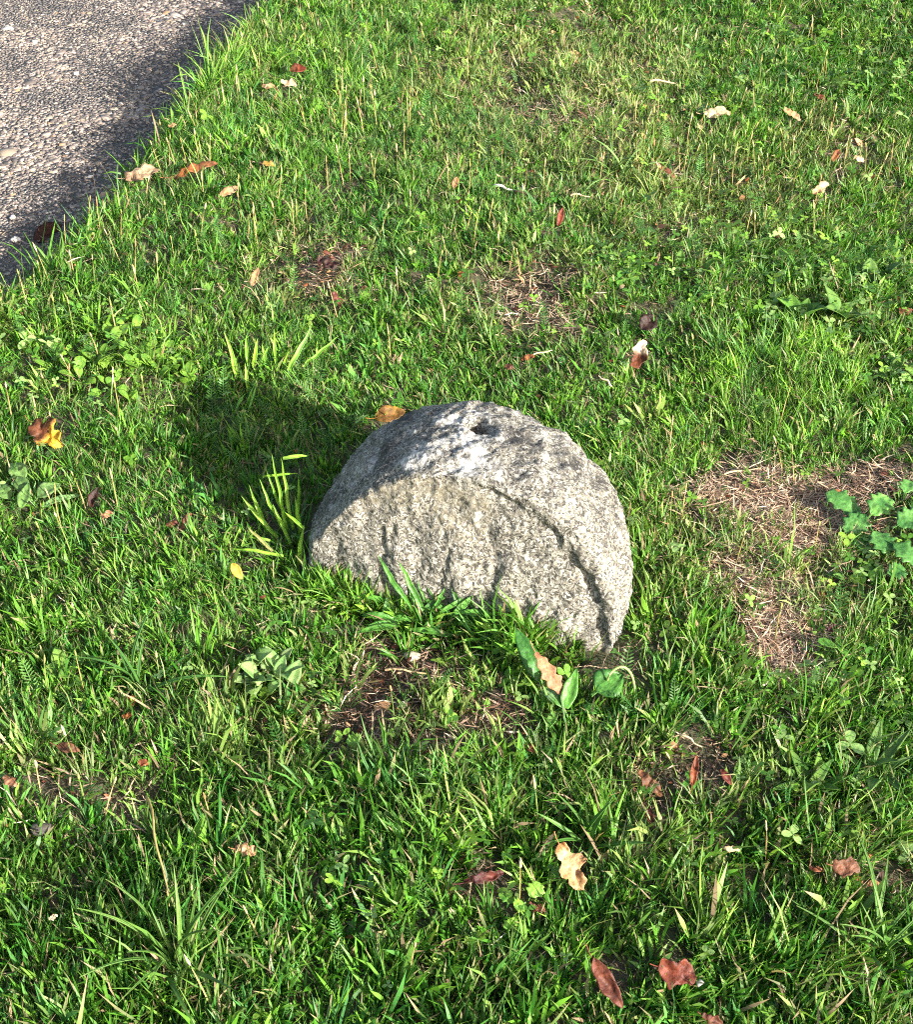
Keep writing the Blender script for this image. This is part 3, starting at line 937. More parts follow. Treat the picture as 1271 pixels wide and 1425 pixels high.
# crowded skirt where the mower misses, round the foot of the stone
pts = []
for sgn, cnt in ((-1, 300), (1, 80)):
    f = rng.uniform(-0.22, 0.14 if sgn < 0 else 0.25, cnt)
    dpt = (-0.02 - np.abs(rng.normal(0, 0.012, cnt))) if sgn < 0 else (TH + 0.02 + np.abs(rng.normal(0, 0.015, cnt)))
    pts.append(np.stack([ST_C[0] + EX[0] * f + EY[0] * dpt, ST_C[1] + EX[1] * f + EY[1] * dpt], 1))
pts = np.concatenate(pts)
v, q, t, c = tufts(pts[:, 0], pts[:, 1], 9, 0.040, 0.0032, S=4, keep_bare=False)
lawn.add(v, q, t, c)
link('grass', lawn.mesh('grass', M_GRASS), kind='stuff', label='short green lawn grass around the stone', cat='grass')


# feathery yarrow leaves mixed in the turf
def yarrow(px, py, n_leaf, col, lenm):
    B = Bag()
    n = len(px)
    PAIRS = 13
    az = rng.uniform(0, 2 * np.pi, n)
    tilt = rng.uniform(0.5, 1.25, n)
    bend = rng.uniform(0.0, 0.5, n)
    L = lenm * rng.uniform(0.6, 1.3, n)
    P = np.stack([px, py, ground_h(px, py) + 0.002], 1)
    cc = col[rng.integers(0, len(col), n)] * np.exp(rng.normal(0, 0.2, (n, 1)))
    pos = P.copy()
    B.add(*blades(P, az, tilt, bend, np.zeros(n), L, np.full(n, 0.0012), np.zeros(n), cc, 4, 'stem'))
    for k in range(PAIRS + 1):
        t_ = k / PAIRS
        tl = np.clip(tilt + bend * t_ ** 1.3, 0, 1.6)
        T = np.stack([np.sin(tl) * np.cos(az), np.sin(tl) * np.sin(az), np.cos(tl)], 1)
        sd = np.stack([-np.sin(az), np.cos(az), np.zeros(n)], 1)
        nr_ = np.cross(sd, T)
        pos = pos + T * (L / (PAIRS + 1))[:, None]
        if k < 2:
            continue
        hl = L * 0.17 * math.sin(math.pi * (0.12 + 0.86 * t_)) ** 0.8
        for sg in (-1, 1):
            dirv = sd * sg * 0.86 + T * 0.5 + nr_ * rng.normal(-0.25, 0.3, n)[:, None]
            e = pos + dirv * hl[:, None]
            mid = pos + dirv * (hl * 0.55)[:, None]
            wv = T * (L * 0.021)[:, None]
            V_ = np.stack([pos, mid - wv, e, mid + wv], 1).reshape(-1, 3)
            B.add(V_, (np.arange(n) * 4)[:, None] + np.array([0, 1, 2, 3]), None, np.repeat(cc, 4, 0))
    return B


YZ = [(480, 60, 110, 60, 1), (420, 570, 110, 55, 1), (370, 620, 80, 50, 0.8), (640, 200, 150, 70, 0.8), (860, 180, 100, 60, 0.6), (1080, 350, 140, 60, 0.7), (620, 380, 160, 80, 0.6), (1000, 120, 150, 60, 0.5), (330, 330, 90, 40, 0.6), (620, 1330, 120, 60, 0.6), (520, 130, 60, 40, 0.8), (1150, 900, 90, 120, 0.4), (400, 1080, 100, 60, 0.4), (860, 1000, 80, 40, 0.5), (60, 960, 60, 40, 0.5)]
x, y = lawn_points(130000, -2.0, 2.6, 0.6, 4.6)
bare, tall, lush, dry = maps(x, y)
ok = rng.uniform(0, 1, len(x)) < blobs(x, y, YZ) * 0.16 * (1 - 0.8 * bare) + 0.005
x, y = x[ok], y[ok]
print('yarrow', len(x))
link('yarrow', yarrow(x, y, 1, np.array([lin(54, 94, 40), lin(68, 108, 48), lin(80, 116, 56)]), 0.055).mesh('yarrow', M_GRASS), kind='stuff', label='feathery yarrow leaves growing through the lawn', cat='yarrow')

# dry straw and clippings
straw = Bag()


def add_straw(x, y, L0, w0, pal, prob, lift=0.008, S=2):
    n = len(x)
    P = np.stack([x, y, ground_h(x, y) + rng.uniform(0.0, lift, n)], 1)
    cc = np.array(pal)[rng.choice(len(pal), n, p=prob)] * np.exp(rng.normal(0, 0.22, (n, 1)))
    straw.add(*blades(P, rng.normal(0.35, 1.1, n) + np.pi * (rng.uniform(0, 1, n) < 0.5), rng.uniform(1.15, 1.62, n), rng.normal(0, 0.3, n), rng.normal(0, 0.7, n), L0 * np.exp(rng.normal(0, 0.4, n)), w0 * np.exp(rng.normal(0, 0.3, n)), rng.normal(0, 0.6, n), cc, S, 'stem'))


x, y = lawn_points(900000, -2.0, 2.6, 0.6, 4.6)
bare, tall, lush, dry = maps(x, y)
hot = np.maximum(blobs(x, y, [(1085, 700, 110, 55, 1.0), (1010, 690, 70, 22, .8), (1100, 900, 55, 65, 1.0), (1040, 800, 60, 45, 0.7), (1220, 668, 60, 20, .6), (740, 425, 70, 40, .5), (760, 170, 70, 25, .5)]), 0)
ok = rng.uniform(0, 1, len(x)) < hot * 1.0 + 0.12 * bare + 0.06 * dry + 0.012
add_straw(x[ok], y[ok], 0.021, 0.0014, [D_TAN, D_PINK, D_BRN, lin(200, 184, 158), D_DARK], [.34, .27, .15, .16, .08], 0.012)
print('straw', ok.sum())
for _ in range(2):       # the matted dead patches beside the stone
    xh, yh = lawn_points(420000, 0.15, 1.1, 1.25, 2.35)
    hh_ = blobs(xh, yh, [(1085, 700, 105, 52, 1.0), (1010, 690, 70, 22, .8), (1100, 900, 50, 62, 1.0), (1040, 800, 60, 45, 0.6), (1220, 668, 60, 20, .6)]) * (1 + 0.5 * vn(xh, yh, scale=20, seed=99))
    ok = rng.uniform(0, 1, len(xh)) < hh_ * 0.2
    add_straw(xh[ok], yh[ok], 0.019, 0.0012, [D_TAN, D_PINK, D_BRN, lin(200, 184, 158), D_DARK], [.3, .3, .2, .12, .08], 0.010)
dk = blobs(x, y, [(560, 950, 100, 60, 1.0), (680, 1000, 70, 30, 1.0), (540, 1010, 80, 40, .8), (960, 1068, 50, 40, .7), (440, 380, 50, 40, .6)])
ok = rng.uniform(0, 1, len(x)) < dk * 0.85 + 0.12 * bare + 0.02 + 0.06 * (1 - spot_keep(x, y))
add_straw(x[ok], y[ok], 0.013, 0.0016, [D_BRN, D_DARK, D_PINK, D_TAN], [.36, .34, .2, .1])
# clippings blown onto the rim of the path
se = rng.uniform(-0.7, 2.5, 900)
de = -np.abs(rng.normal(0.0, 0.11, 900)) - 0.01
xe, ye = EA[0] + ED[0] * se + EN[0] * de, EA[1] + ED[1] * se + EN[1] * de
ne = len(xe)
straw.add(*blades(np.stack([xe, ye, path_z(xe, ye) + 0.004], 1), rng.uniform(0, 6.28, ne), rng.uniform(1.4, 1.58, ne), rng.normal(0, 0.1, ne), rng.normal(0, 0.6, ne), 0.018 * np.exp(rng.normal(0, 0.5, ne)), 0.0015 * np.exp(rng.normal(0, 0.3, ne)), rng.normal(0, 0.5, ne), np.array([D_TAN, D_PINK, D_BRN, D_DARK])[rng.integers(0, 4, ne)], 2, 'stem'))
link('dry_grass', straw.mesh('dry_grass', M_STRAW), kind='stuff', label='dry straw-coloured dead grass matted in the bare patches', cat='dry grass')

# crumbs of broken leaf lying in the turf
x, y = lawn_points(90000, -2.0, 2.6, 0.6, 4.6)
bare, tall, lush, dry = maps(x, y)
ok = rng.uniform(0, 1, len(x)) < 0.03 + 0.2 * bare + 0.06 * dry
x, y = x[ok], y[ok]
n = len(x)
K = 6
ang = np.linspace(0, 2 * np.pi, K, endpoint=False)[None] + rng.uniform(0, 6, (n, 1))
rr_ = np.exp(rng.normal(math.log(0.0036), 0.5, n))[:, None] * rng.uniform(0.55, 1.3, (n, K))
tn = rng.normal(0, 0.6, (n, 2))
lx_, ly_ = np.cos(ang) * rr_, np.sin(ang) * rr_ * 0.65
V = np.zeros((n, K + 1, 3))
V[:, :K, 0], V[:, :K, 1] = x[:, None] + lx_, y[:, None] + ly_
zb = ground_h(x, y) + rng.uniform(0.004, 0.014, n)
V[:, :K, 2] = zb[:, None] + lx_ * tn[:, :1] + ly_ * tn[:, 1:] + rng.normal(0, 0.0012, (n, K))
V[:, K] = np.stack([x, y, zb + rng.normal(0, 0.0015, n)], 1)
base = (np.arange(n) * (K + 1))[:, None]
t = np.concatenate([base + np.array([k, (k + 1) % K, K]) for k in range(K)])
lp = np.array([lin(96, 52, 34), lin(134, 80, 48), lin(70, 44, 34), lin(176, 132, 92), lin(210, 180, 140), lin(86, 62, 48)])
cc = lp[rng.choice(6, n, p=[.25, .2, .25, .12, .05, .13])] * rng.uniform(0.7, 1.2, (n, 1))
link('leaf_litter', mesh_np('leaf_litter', V.reshape(-1, 3), t, None, np.repeat(cc, K + 1, 0), M_STRAW), kind='stuff', label='brown crumbs of broken leaves between the grass blades', cat='litter')

# clover and small round leaves among the grass
CZ = [(160, 480, 110, 55, 1.0), (230, 530, 80, 40, .8), (110, 560, 70, 30, .6), (1180, 420, 140, 80, 1.3), (1250, 540, 60, 70, 1.2), (930, 395, 130, 50, .8), (480, 835, 60, 25, .7), (730, 950, 40, 40, .9), (820, 880, 50, 30, .7), (1010, 150, 120, 50, .4), (1200, 800, 80, 80, .5), (400, 960, 70, 50, .4), (40, 700, 60, 50, .4), (1110, 1090, 80, 50, .4), (720, 1240, 70, 40, .4), (500, 1060, 70, 30, .4), (1180, 80, 120, 70, .9), (1050, 330, 120, 60, .7), (600, 1080, 120, 50, .5), (1150, 960, 120, 60, .7)]
x, y = lawn_points(170000, -2.0, 2.6, 0.6, 4.6)
bare, tall, lush, dry = maps(x, y)
ok = rng.uniform(0, 1, len(x)) < blobs(x, y, CZ) * 0.30 * (1 - 0.5 * bare) + 0.022
x, y = x[ok], y[ok]
n = len(x)
cov = Bag()
hgt = rng.uniform(0.014, 0.036, n)
P0 = np.stack([x, y, ground_h(x, y)], 1)
ctr = P0 + np.stack([rng.normal(0, 0.006, n), rng.normal(0, 0.006, n), hgt], 1)
a0 = rng.uniform(0, 6.28, n)
sz = np.exp(rng.normal(math.log(0.0052), 0.3, n))
cb = np.array([lin(98, 142, 44), lin(122, 160, 58), lin(72, 116, 40), lin(134, 166, 92)])[rng.integers(0, 4, n)] * np.exp(rng.normal(0, 0.16, (n, 1)))
prof = [(0.0, 0.0, 0), (0.45, 0.42, .10), (0.95, 0.58, .14), (1.5, 0.42, .05), (1.75, 0.0, 0), (1.5, -0.42, .05), (0.95, -0.58, .14), (0.45, -0.42, .10)]
tilt_x, tilt_y = rng.normal(0.15, 0.35, n), rng.normal(-0.2, 0.35, n)
for k in range(3):
    aa = a0 + k * 2.094 + rng.normal(0, 0.2, n)
    pts = []
    for (l_, w_, up_) in prof:
        lx_ = (np.cos(aa) * l_ - np.sin(aa) * w_) * sz
        ly_ = (np.sin(aa) * l_ + np.cos(aa) * w_) * sz
        pts.append(np.stack([ctr[:, 0] + lx_, ctr[:, 1] + ly_, ctr[:, 2] + lx_ * tilt_x + ly_ * tilt_y + up_ * sz], 1))
    V = np.stack(pts, 1).reshape(-1, 3)
    base = (np.arange(n) * 8)[:, None]
    q = np.concatenate([base + np.array(f) for f in ([0, 7, 4, 1], [1, 4, 3, 2], [7, 6, 5, 4])])
    cov.add(V, q, None, np.repeat(cb, 8, 0))
dirs = ctr - P0
cov.add(*blades(P0, np.arctan2(dirs[:, 1], dirs[:, 0]), np.arctan2(np.hypot(dirs[:, 0], dirs[:, 1]), dirs[:, 2]), np.zeros(n), np.zeros(n), np.linalg.norm(dirs, axis=1), np.full(n, 0.0011), np.zeros(n), cb * 0.9, 2, 'stem'))
print('clover', n)
link('clover', cov.mesh('clover', M_LEAF), kind='stuff', label='small bright clover leaves spread through the turf', cat='clover')

# seed stalks standing above the turf
SZ = [(120, 400, 130, 70, 1.0), (300, 170, 60, 110, 1.0), (520, 180, 90, 60, .8), (940, 240, 110, 60, .9), (1060, 290, 60, 60, .7), (90, 620, 100, 100, .6), (700, 330, 160, 70, .3), (300, 330, 120, 60, .6), (110, 1120, 100, 60, .6), (330, 1370, 120, 50, .5), (450, 60, 100, 50, .5), (1150, 170, 120, 90, .4), (950, 820, 40, 50, .4), (60, 760, 60, 60, .5)]
x, y = lawn_points(40000, -2.0, 2.6, 0.6, 4.6)
ok = rng.uniform(0, 1, len(x)) < blobs(x, y, SZ) * 0.16 + 0.010
x, y = x[ok], y[ok]
n = len(x)
stk = Bag()
P = np.stack([x, y, ground_h(x, y)], 1)
az, tl, bd = rng.uniform(0, 6.28, n), np.abs(rng.normal(0.1, 0.12, n)), rng.normal(0.1, 0.15, n)
L = rng.uniform(0.045, 0.085, n)
cg = np.array([lin(122, 140, 72), lin(160, 150, 92), lin(176, 156, 108)])[rng.integers(0, 3, n)]
for rot in (0, 1.57):
    stk.add(*blades(P, az, tl, bd, np.zeros(n), L, np.full(n, 0.0017), np.full(n, rot / 0.8), cg, 4, 'stem'))
tlT = tl + bd * 0.75
tipP = P.copy()
for k in range(4):
    tt = tl + bd * (k / 4) ** 1.3
    tipP += np.stack([np.sin(tt) * np.cos(az), np.sin(tt) * np.sin(az), np.cos(tt)], 1) * (L / 4)[:, None]
ax = np.stack([np.sin(tlT) * np.cos(az), np.sin(tlT) * np.sin(az), np.cos(tlT)], 1)
sd = np.stack([-np.sin(az), np.cos(az), np.zeros(n)], 1)
n2 = np.cross(sd, ax)
hl = rng.uniform(0.009, 0.022, n)
hw = rng.uniform(0.0011, 0.0020, n)
ch = np.array([lin(180, 166, 112), lin(150, 150, 84), lin(196, 176, 132), lin(150, 118, 80)])[rng.choice(4, n, p=[.35, .3, .25, .1])]
ringv = []
for tk, wk in ((0, .5), (.25, 1), (.6, .95), (.88, .5)):
    for j in range(6):
        an = j * math.pi / 3 + tk * 2
        ringv.append(tipP + ax * (hl * (tk - 0.25))[:, None] + (sd * math.cos(an) + n2 * math.sin(an)) * (hw * wk * (1.15 if j % 2 else 0.85))[:, None])
ringv.append(tipP + ax * (hl * 0.78)[:, None])
V = np.stack(ringv, 1).reshape(-1, 3)
base = (np.arange(n) * 25)[:, None]
q = np.concatenate([base + np.array([r * 6 + j, r * 6 + (j + 1) % 6, r * 6 + 6 + (j + 1) % 6, r * 6 + 6 + j]) for r in range(3) for j in range(6)])
t = np.concatenate([base + np.array([18 + j, 18 + (j + 1) % 6, 24]) for j in range(6)])
stk.add(V, q, t, np.repeat(ch, 25, 0))
print('stalks', n)
link('seed_stalks', stk.mesh('seed_stalks', M_STRAW), kind='stuff', label='pale upright seed stalks standing above the lawn', cat='seed stalks')


# ------------------------------------------------------------------ single leaves: a shaped blade between two ends
def sn(a):
    return max(0.0, math.sin(a))


def width_profile(kind, t, side):
    if kind == 'oak':
        b = sn(math.pi * min(1, t * 0.93 + 0.06)) ** 0.7 * (0.55 + 0.5 * t)
        return b * (0.80 + 0.17 * math.cos(2 * math.pi * (4.2 * t + 0.07 * side)) + 0.06 * math.sin(40 * t))
    if kind == 'maple':
        b = sn(math.pi * min(1, t * 0.95 + 0.05)) ** 0.6
        return b * (0.78 + 0.22 * math.cos(2 * math.pi * (2.6 * t - 0.25 + 0.06 * side)) + 0.09 * math.sin(37 * t + side))
    if kind == 'oval':
        return sn(math.pi * t ** 0.85) ** 0.75
    if kind == 'scrap':
        return (sn(math.pi * (t * 0.9 + 0.08)) ** 0.5) * (0.85 + 0.22 * math.sin(9 * t + 2 * side) + 0.12 * math.sin(23 * t + side))
    if kind == 'round':
        p = max(0.0, (t - 0.22) / 0.78)
        return math.sqrt(max(0, 1 - (2 * p - 1) ** 2)) if t > 0.22 else 0.06
    if kind == 'ovate':
        p = max(0.0, (t - 0.18) / 0.82)
        return (sn(math.pi * p ** 0.72) ** 0.85 if t > 0.18 else 0.0) + 0.09 * (1 - t)
    if kind == 'lance':
        return sn(math.pi * (0.06 + 0.94 * t) ** 0.8) ** 0.8
    if kind == 'strap':
        return (0.62 + 0.5 * t - 0.35 * t * t) * (1 - max(0, (t - 0.4) / 0.6) ** 1.7)
    if kind == 'toothed':
        b = sn(math.pi * (0.05 + 0.95 * t) ** 1.15) ** 0.8
        return b * (0.72 + 0.38 * (1 - ((t * 5.5 + 0.1 * side) % 1.0)))
    if kind == 'lobed':
        p = max(0.0, (t - 0.2) / 0.8)
        b = math.sqrt(max(0, 1 - (2 * p - 1) ** 2)) if t > 0.2 else 0.05
        return b * (0.82 + 0.2 * math.cos(2 * math.pi * (3.4 * p + 0.1 * side)))
    return sn(math.pi * t)


def leaf_mesh(name, kind, L, W, colA, colB, mat, cup=0.3, arch=0.2, crumple=0.0, seed=0, nl=18, nw=6, veins=0.0, spot=3.0, colTip=None, thick=0.0005):
    """leaf lying along local +X, face up +Z, origin at its base"""
    vs, cs_ = [], []
    for i in range(nl + 1):
        t_ = i / nl
        for j in range(nw + 1):
            s_ = -1 + 2 * j / nw
            wd = max(0.0, width_profile(kind, t_, 1 if s_ > 0 else -1)) * W * 0.5
            yy = s_ * wd
            zz = cup * abs(yy) ** 1.15 / (W * 0.5 + 1e-9) ** 0.15 + arch * L * (t_ - t_ * t_) * 1.6
            zz += veins * W * 0.05 * math.cos(s_ * math.pi * 3)
            vs.append((t_ * L, yy, zz))
    vs = np.array(vs)
    sc = 3.2 / L
    if crumple:
        vs[:, 2] += crumple * L * (0.55 * vn(vs[:, 0], vs[:, 1], None, sc, seed) + 0.3 * vn(vs[:, 0], vs[:, 1], None, sc * 2.6, seed + 1))
        vs[:, 1] += crumple * L * 0.25 * vn(vs[:, 0], vs[:, 1], None, sc * 1.7, seed + 2)
    m_ = np.clip(0.5 + 0.9 * vn(vs[:, 0], vs[:, 1], None, spot / L, seed + 3), 0, 1)[:, None]
    cc = np.array(colA) * (1 - m_) + np.array(colB) * m_
    if colTip is not None:
        k = smooth(0.45, 0.65, vs[:, 0] / L)[:, None]
        cc = cc * (1 - k) + np.array(colTip) * k
    # pale midrib
    s_all = np.tile(np.linspace(-1, 1, nw + 1), nl + 1)
    cc = np.where((np.abs(s_all) < 0.05)[:, None], cc * 1.25, cc)
    qs = []
    n1 = nw + 1
    for i in range(nl):
        for j in range(nw):
            qs.append((i * n1 + j, (i + 1) * n1 + j, (i + 1) * n1 + j + 1, i * n1 + j + 1))
    qs = np.array(qs)
    # under side, so that a leaf has a thickness
    nv = len(vs)
    under = vs.copy()
    under[:, 2] -= thick
    qa = np.concatenate([qs, qs[:, ::-1] + nv])
    ed = [(i * n1, (i + 1) * n1) for i in range(nl)] + [((i + 1) * n1 + nw, i * n1 + nw) for i in range(nl)]
    rimq = np.array([(b_, a_, a_ + nv, b_ + nv) for a_, b_ in ed])
    return mesh_np(name, np.concatenate([vs, under]), None, np.concatenate([qa, rimq]), np.concatenate([cc, cc * 0.9]), mat)


def tube_mesh(name, pts, rads, col, mat, sides=6):
    pts = np.array(pts, float)
    n = len(pts)
    vs = []
    for i in range(n):
        T = pts[min(i + 1, n - 1)] - pts[max(i - 1, 0)]
        T = T / (np.linalg.norm(T) + 1e-9)
        up = np.array([0, 0, 1.0]) if abs(T[2]) < 0.9 else np.array([1.0, 0, 0])
        s_ = np.cross(T, up)
        s_ /= np.linalg.norm(s_)
        n_ = np.cross(s_, T)
        for j in range(sides):
            an = 2 * math.pi * j / sides
            vs.append(pts[i] + (s_ * math.cos(an) + n_ * math.sin(an)) * rads[i])
    qs = [(i * sides + j, i * sides + (j + 1) % sides, (i + 1) * sides + (j + 1) % sides, (i + 1) * sides + j) for i in range(n - 1) for j in range(sides)]
    return mesh_np(name, vs, None, np.array(qs), np.tile(np.array(col), (len(vs), 1)), mat)


def basis(o, ex, ey, ez, loc):
    o.matrix_world = Matrix(((ex[0], ey[0], ez[0], loc[0]), (ex[1], ey[1], ez[1], loc[1]), (ex[2], ey[2], ez[2], loc[2]), (0, 0, 0, 1)))


def mute(c):
    g = 0.3 * c[0] + 0.5 * c[1] + 0.2 * c[2]
    k = 0.42 + 0.2 * float(smooth(0.12, 0.4, g))      # dark leaf colours are scaled down more than pale ones
    return (np.array(c) * 0.9 + g * 0.1) * np.array([k, k * 1.0, k * 0.86])


def lay(u, v, du, dv, wpx, tau, lift):
    """ground position and frame of a leaf whose middle lies at u, v: length direction du, dv (px), leaning up towards the viewer by tau"""
    gxp, gyp, _ = ground_at(u, v)
    z = float(ground_h(gxp, gyp)) + lift
    gxp, gyp, dep = ground_at(u, v, z)
    s_ = dep / FPX
    el_ = math.atan2(CAM_H - z, gyp)
    ex, eb = Vector((1, 0, 0)), Vector((0, math.cos(tau), math.sin(tau)))
    k = math.sin(el_ + tau)
    Lv = ex * (du * s_) + eb * (dv * s_ / k)
    Nn = ex.cross(eb)
    e1 = Lv.normalized()
    e2 = Nn.cross(e1)
    # width seen from here: mix of the two axes
    wv = wpx * s_ / math.hypot(e2.dot(ex), e2.dot(eb) * k)
    return Vector((gxp, gyp, z)), Lv.length, wv, e1, e2, Nn


for i, (u, v, du, dv, wp, tau, lift, kind, cA, cB, cup, cr, lab) in enumerate(FALL):
    c0, L, Wd, e1, e2, e3 = lay(u, v, du, dv, wp, R(tau), lift + (0.012 if v > 1000 else 0.004))
    tipc = None
    if i == 3:
        tipc = lin(232, 200, 166)
    if i == 1:
        tipc = lin(206, 158, 46)
    big = math.hypot(du, dv) > 32
    me = leaf_mesh('fallen_leaf', kind, L, Wd * 0.95, mute(cA), mute(cB), M_DEAD, cup, 0.12, cr, 200 + i * 7, 26 if kind in ('oak', 'maple') else 16, 8 if big else 6, 0.0, 3.0, tipc)
    o = link('fallen_leaf', me, None, None, None, lab, 'leaf', LG)
    basis(o, e1, e2, e3, c0 - e1 * (L * 0.5))
    if big:
        st = tube_mesh('stem', [(-L * 0.26, L * 0.03, 0.004), (-L * 0.12, 0.0, 0.001), (0.0, 0, 0), (L * 0.12, 0, L * 0.03)], [0.0007, 0.0006, 0.0007, 0.0004], cB * 0.8, M_DEAD, 5)
        link('stem', st, o)


# ------------------------------------------------------------------ weeds: rosettes with single leaves
def rosette(name, u, v, n, kind, Lr, Wr, el_r, cA, cB, label, cat, group=None, spread=0.0, veins=0.0, arch=(0.1, 0.35), cup=0.35, az=None, seed=0, lift=0.0, crumple=0.0, colvar=0.15, az0=0, azr=2 * math.pi):
    rg = random.Random(seed * 31 + 5)
    gx_, gy_, _ = ground_at(u, v)
    z = float(ground_h(gx_, gy_))
    root = link(name, None, None, (gx_, gy_, z + lift), None, label, cat, group)
    var = []
    for k in range(4):
        kv = 0.86 * (1 + rg.uniform(-colvar, colvar))
        var.append(leaf_mesh('leaf', kind, 1.0, rg.uniform(*Wr) / (0.5 * (Lr[0] + Lr[1])), cA * kv, cB * kv, M_LEAF if kind != 'strap' else M_GRASS, cup, rg.uniform(*arch), crumple, seed * 10 + k, 16, 6, veins, 4.0, None, 0.012))
    for k in range(n):
        a_ = az0 + azr * (k + rg.uniform(-0.35, 0.35)) / n
        e_ = R(rg.uniform(*el_r))
        l_ = rg.uniform(*Lr)
        o = link('leaf', var[k % 4], root)
        r_ = spread * math.sqrt(rg.uniform(0.02, 1)) if spread else 0.004
        pa = rg.uniform(0, 6.28) if spread else a_
        ex = Vector((math.cos(a_) * math.cos(e_), math.sin(a_) * math.cos(e_), math.sin(e_)))
        ey = Vector((-math.sin(a_), math.cos(a_), 0))
        ro = rg.uniform(-0.35, 0.35)
        ez = ex.cross(ey)
        ey = ey * math.cos(ro) + ez * math.sin(ro)
        ez = ex.cross(ey)
        px_, py_ = r_ * math.cos(pa), r_ * math.sin(pa)
        pz_ = float(ground_h(gx_ + px_, gy_ + py_)) - z
        m = Matrix(((ex[0], ey[0], ez[0], 0), (ex[1], ey[1], ez[1], 0), (ex[2], ey[2], ez[2], 0), (0, 0, 0, 1))) @ Matrix.Scale(l_, 4)
        m.translation = (px_, py_, pz_)
        o.matrix_local = m
    return root


def placed_plant(name, u, v, specs, label, cat, mat=None):
    """plant whose leaves are given one by one: base u,v -> tip u,v, width px, lean, kind, colours"""
    gx_, gy_, _ = ground_at(u, v)
    z = float(ground_h(gx_, gy_))
    root = link(name, None, None, (gx_, gy_, z), None, label, cat)
    for i, (u0, v0, u1, v1, wp, tau, lift, kind, cA, cB, cup, arch, vein) in enumerate(specs):
        if kind == 'strap':
            wp, cup, arch = wp * 0.72, 0.7, arch + 0.12 * math.sin(i * 2.4)
        c0, L, Wd, e1, e2, e3 = lay((u0 + u1) / 2, (v0 + v1) / 2, u1 - u0, v0 - v1, wp, R(tau), lift)
        me = leaf_mesh('leaf', kind, L, Wd, cA, cB, mat or M_LEAF, cup, arch, 0.06, 900 + i + int(u), 18, 8, vein)
        o = link('leaf', me, root)
        b = c0 - e1 * (L * 0.5) - Vector((gx_, gy_, z))
        o.matrix_local = Matrix(((e1[0], e2[0], e3[0], b[0]), (e1[1], e2[1], e3[1], b[1]), (e1[2], e2[2], e3[2], b[2]), (0, 0, 0, 1)))
    return root


PG, PGd, PGl, PGg = lin(74, 122, 44), lin(52, 98, 40), lin(124, 164, 56), lin(132, 164, 104)
pl = placed_plant('plantain', 795, 965, [
    (752, 946, 716, 872, 27, 38, .05, 'lance', lin(66, 116, 44), PGd, .25, .15, .6),
    (786, 985, 803, 930, 22, 35, .04, 'lance', lin(84, 132, 54), PG, .3, .2, .5),
    (822, 968, 868, 936, 44, 20, .04, 'ovate', lin(80, 128, 54), PGd, .15, .2, .8),
    (790, 982, 752, 960, 20, 15, .03, 'lance', lin(116, 150, 96), PG, .3, .3, .5),
    (812, 985, 836, 992, 16, 20, .02, 'lance', PG, PGd, .3, .3, .5),
    (775, 990, 760, 1018, 14, 10, .02, 'lance', lin(112, 140, 72), PG, .3, .3, .3),
], 'broad-leaved plantain with ribbed leaves just in front of the stone foot', 'plantain')
gx_, gy_, _ = ground_at(838, 985)
hoop = []
for k in range(15):
    a_ = math.pi * k / 14
    hoop.append((0.021 * (1 - math.cos(a_)) - 0.02 + 0.03, 0.004 * math.sin(a_), 0.064 * math.sin(a_) ** 0.8 + 0.0))
o = link('flower_stalk', tube_mesh('flower_stalk', hoop, [0.0017] * 15, lin(168, 188, 120), M_GRASS, 6), pl)
o.location = (gx_ - pl.location.x - 0.01, gy_ - pl.location.y, 0.005)

rosette('speedwell', 372, 956, 22, 'ovate', (.03, .044), (.016, .021), (25, 65), lin(170, 198, 126), lin(128, 172, 90), 'small shiny oval-leaved weed clump below the left foot of the stone', 'weed', spread=0.034, seed=1, cup=.3, lift=.014)
rosette('speedwell', 432, 972, 9, 'ovate', (.022, .032), (.013, .017), (10, 50), lin(116, 150, 66), lin(84, 124, 52), 'oval-leaved weed next to the bare earth before the stone', 'weed', spread=0.022, seed=2)
for i, (u, v, n, sp, lab) in enumerate([
    (150, 470, 22, .05, 'lime green round-leaved weed patch nearest the path on the left lawn'),
    (205, 505, 26, .05, 'lime green round-leaved weed patch between the path and the stone shadow'),
    (245, 525, 18, .035, 'lime green round-leaved weed patch touching the corner of the stone shadow'),
    (110, 525, 18, .05, 'round-leaved weed patch above the crumpled rusty maple leaf'),
    (170, 555, 16, .04, 'round-leaved weed patch lowest on the left lawn beside the shadow')]):
    rosette('round_leaved_weed', u, v, n, 'round', (.022, .036), (.014, .019), (20, 65), lin(138, 178, 62), lin(100, 148, 48), lab, 'weed', 'lime round-leaved weeds', spread=sp, seed=20 + i, cup=.2, lift=.010)
rosette('broad_leaved_weed', 1105, 455, 7, 'ovate', (.05, .07), (.026, .034), (18, 50), lin(112, 160, 56), lin(84, 134, 48), 'broad-leaved green rosette at the right above the tall fine grass', 'weed', spread=.012, seed=30)
rosette('broad_leaved_weed', 1165, 455, 9, 'ovate', (.05, .075), (.026, .036), (15, 55), lin(104, 142, 62), lin(74, 120, 48), 'broad-leaved rosette with folded leaves second from the right edge', 'weed', spread=.014, seed=31)
rosette('broad_leaved_weed', 1255, 535, 12, 'round', (.035, .05), (.022, .03), (20, 55), lin(134, 170, 84), lin(104, 148, 60), 'pale round-leaved clump at the right edge beside the tall fine grass', 'weed', spread=.04, seed=32)
rosette('broad_leaved_weed', 1215, 400, 9, 'ovate', (.035, .05), (.02, .026), (15, 55), lin(112, 150, 72), lin(82, 126, 52), 'small green rosette highest up near the right edge', 'weed', spread=.03, seed=33)
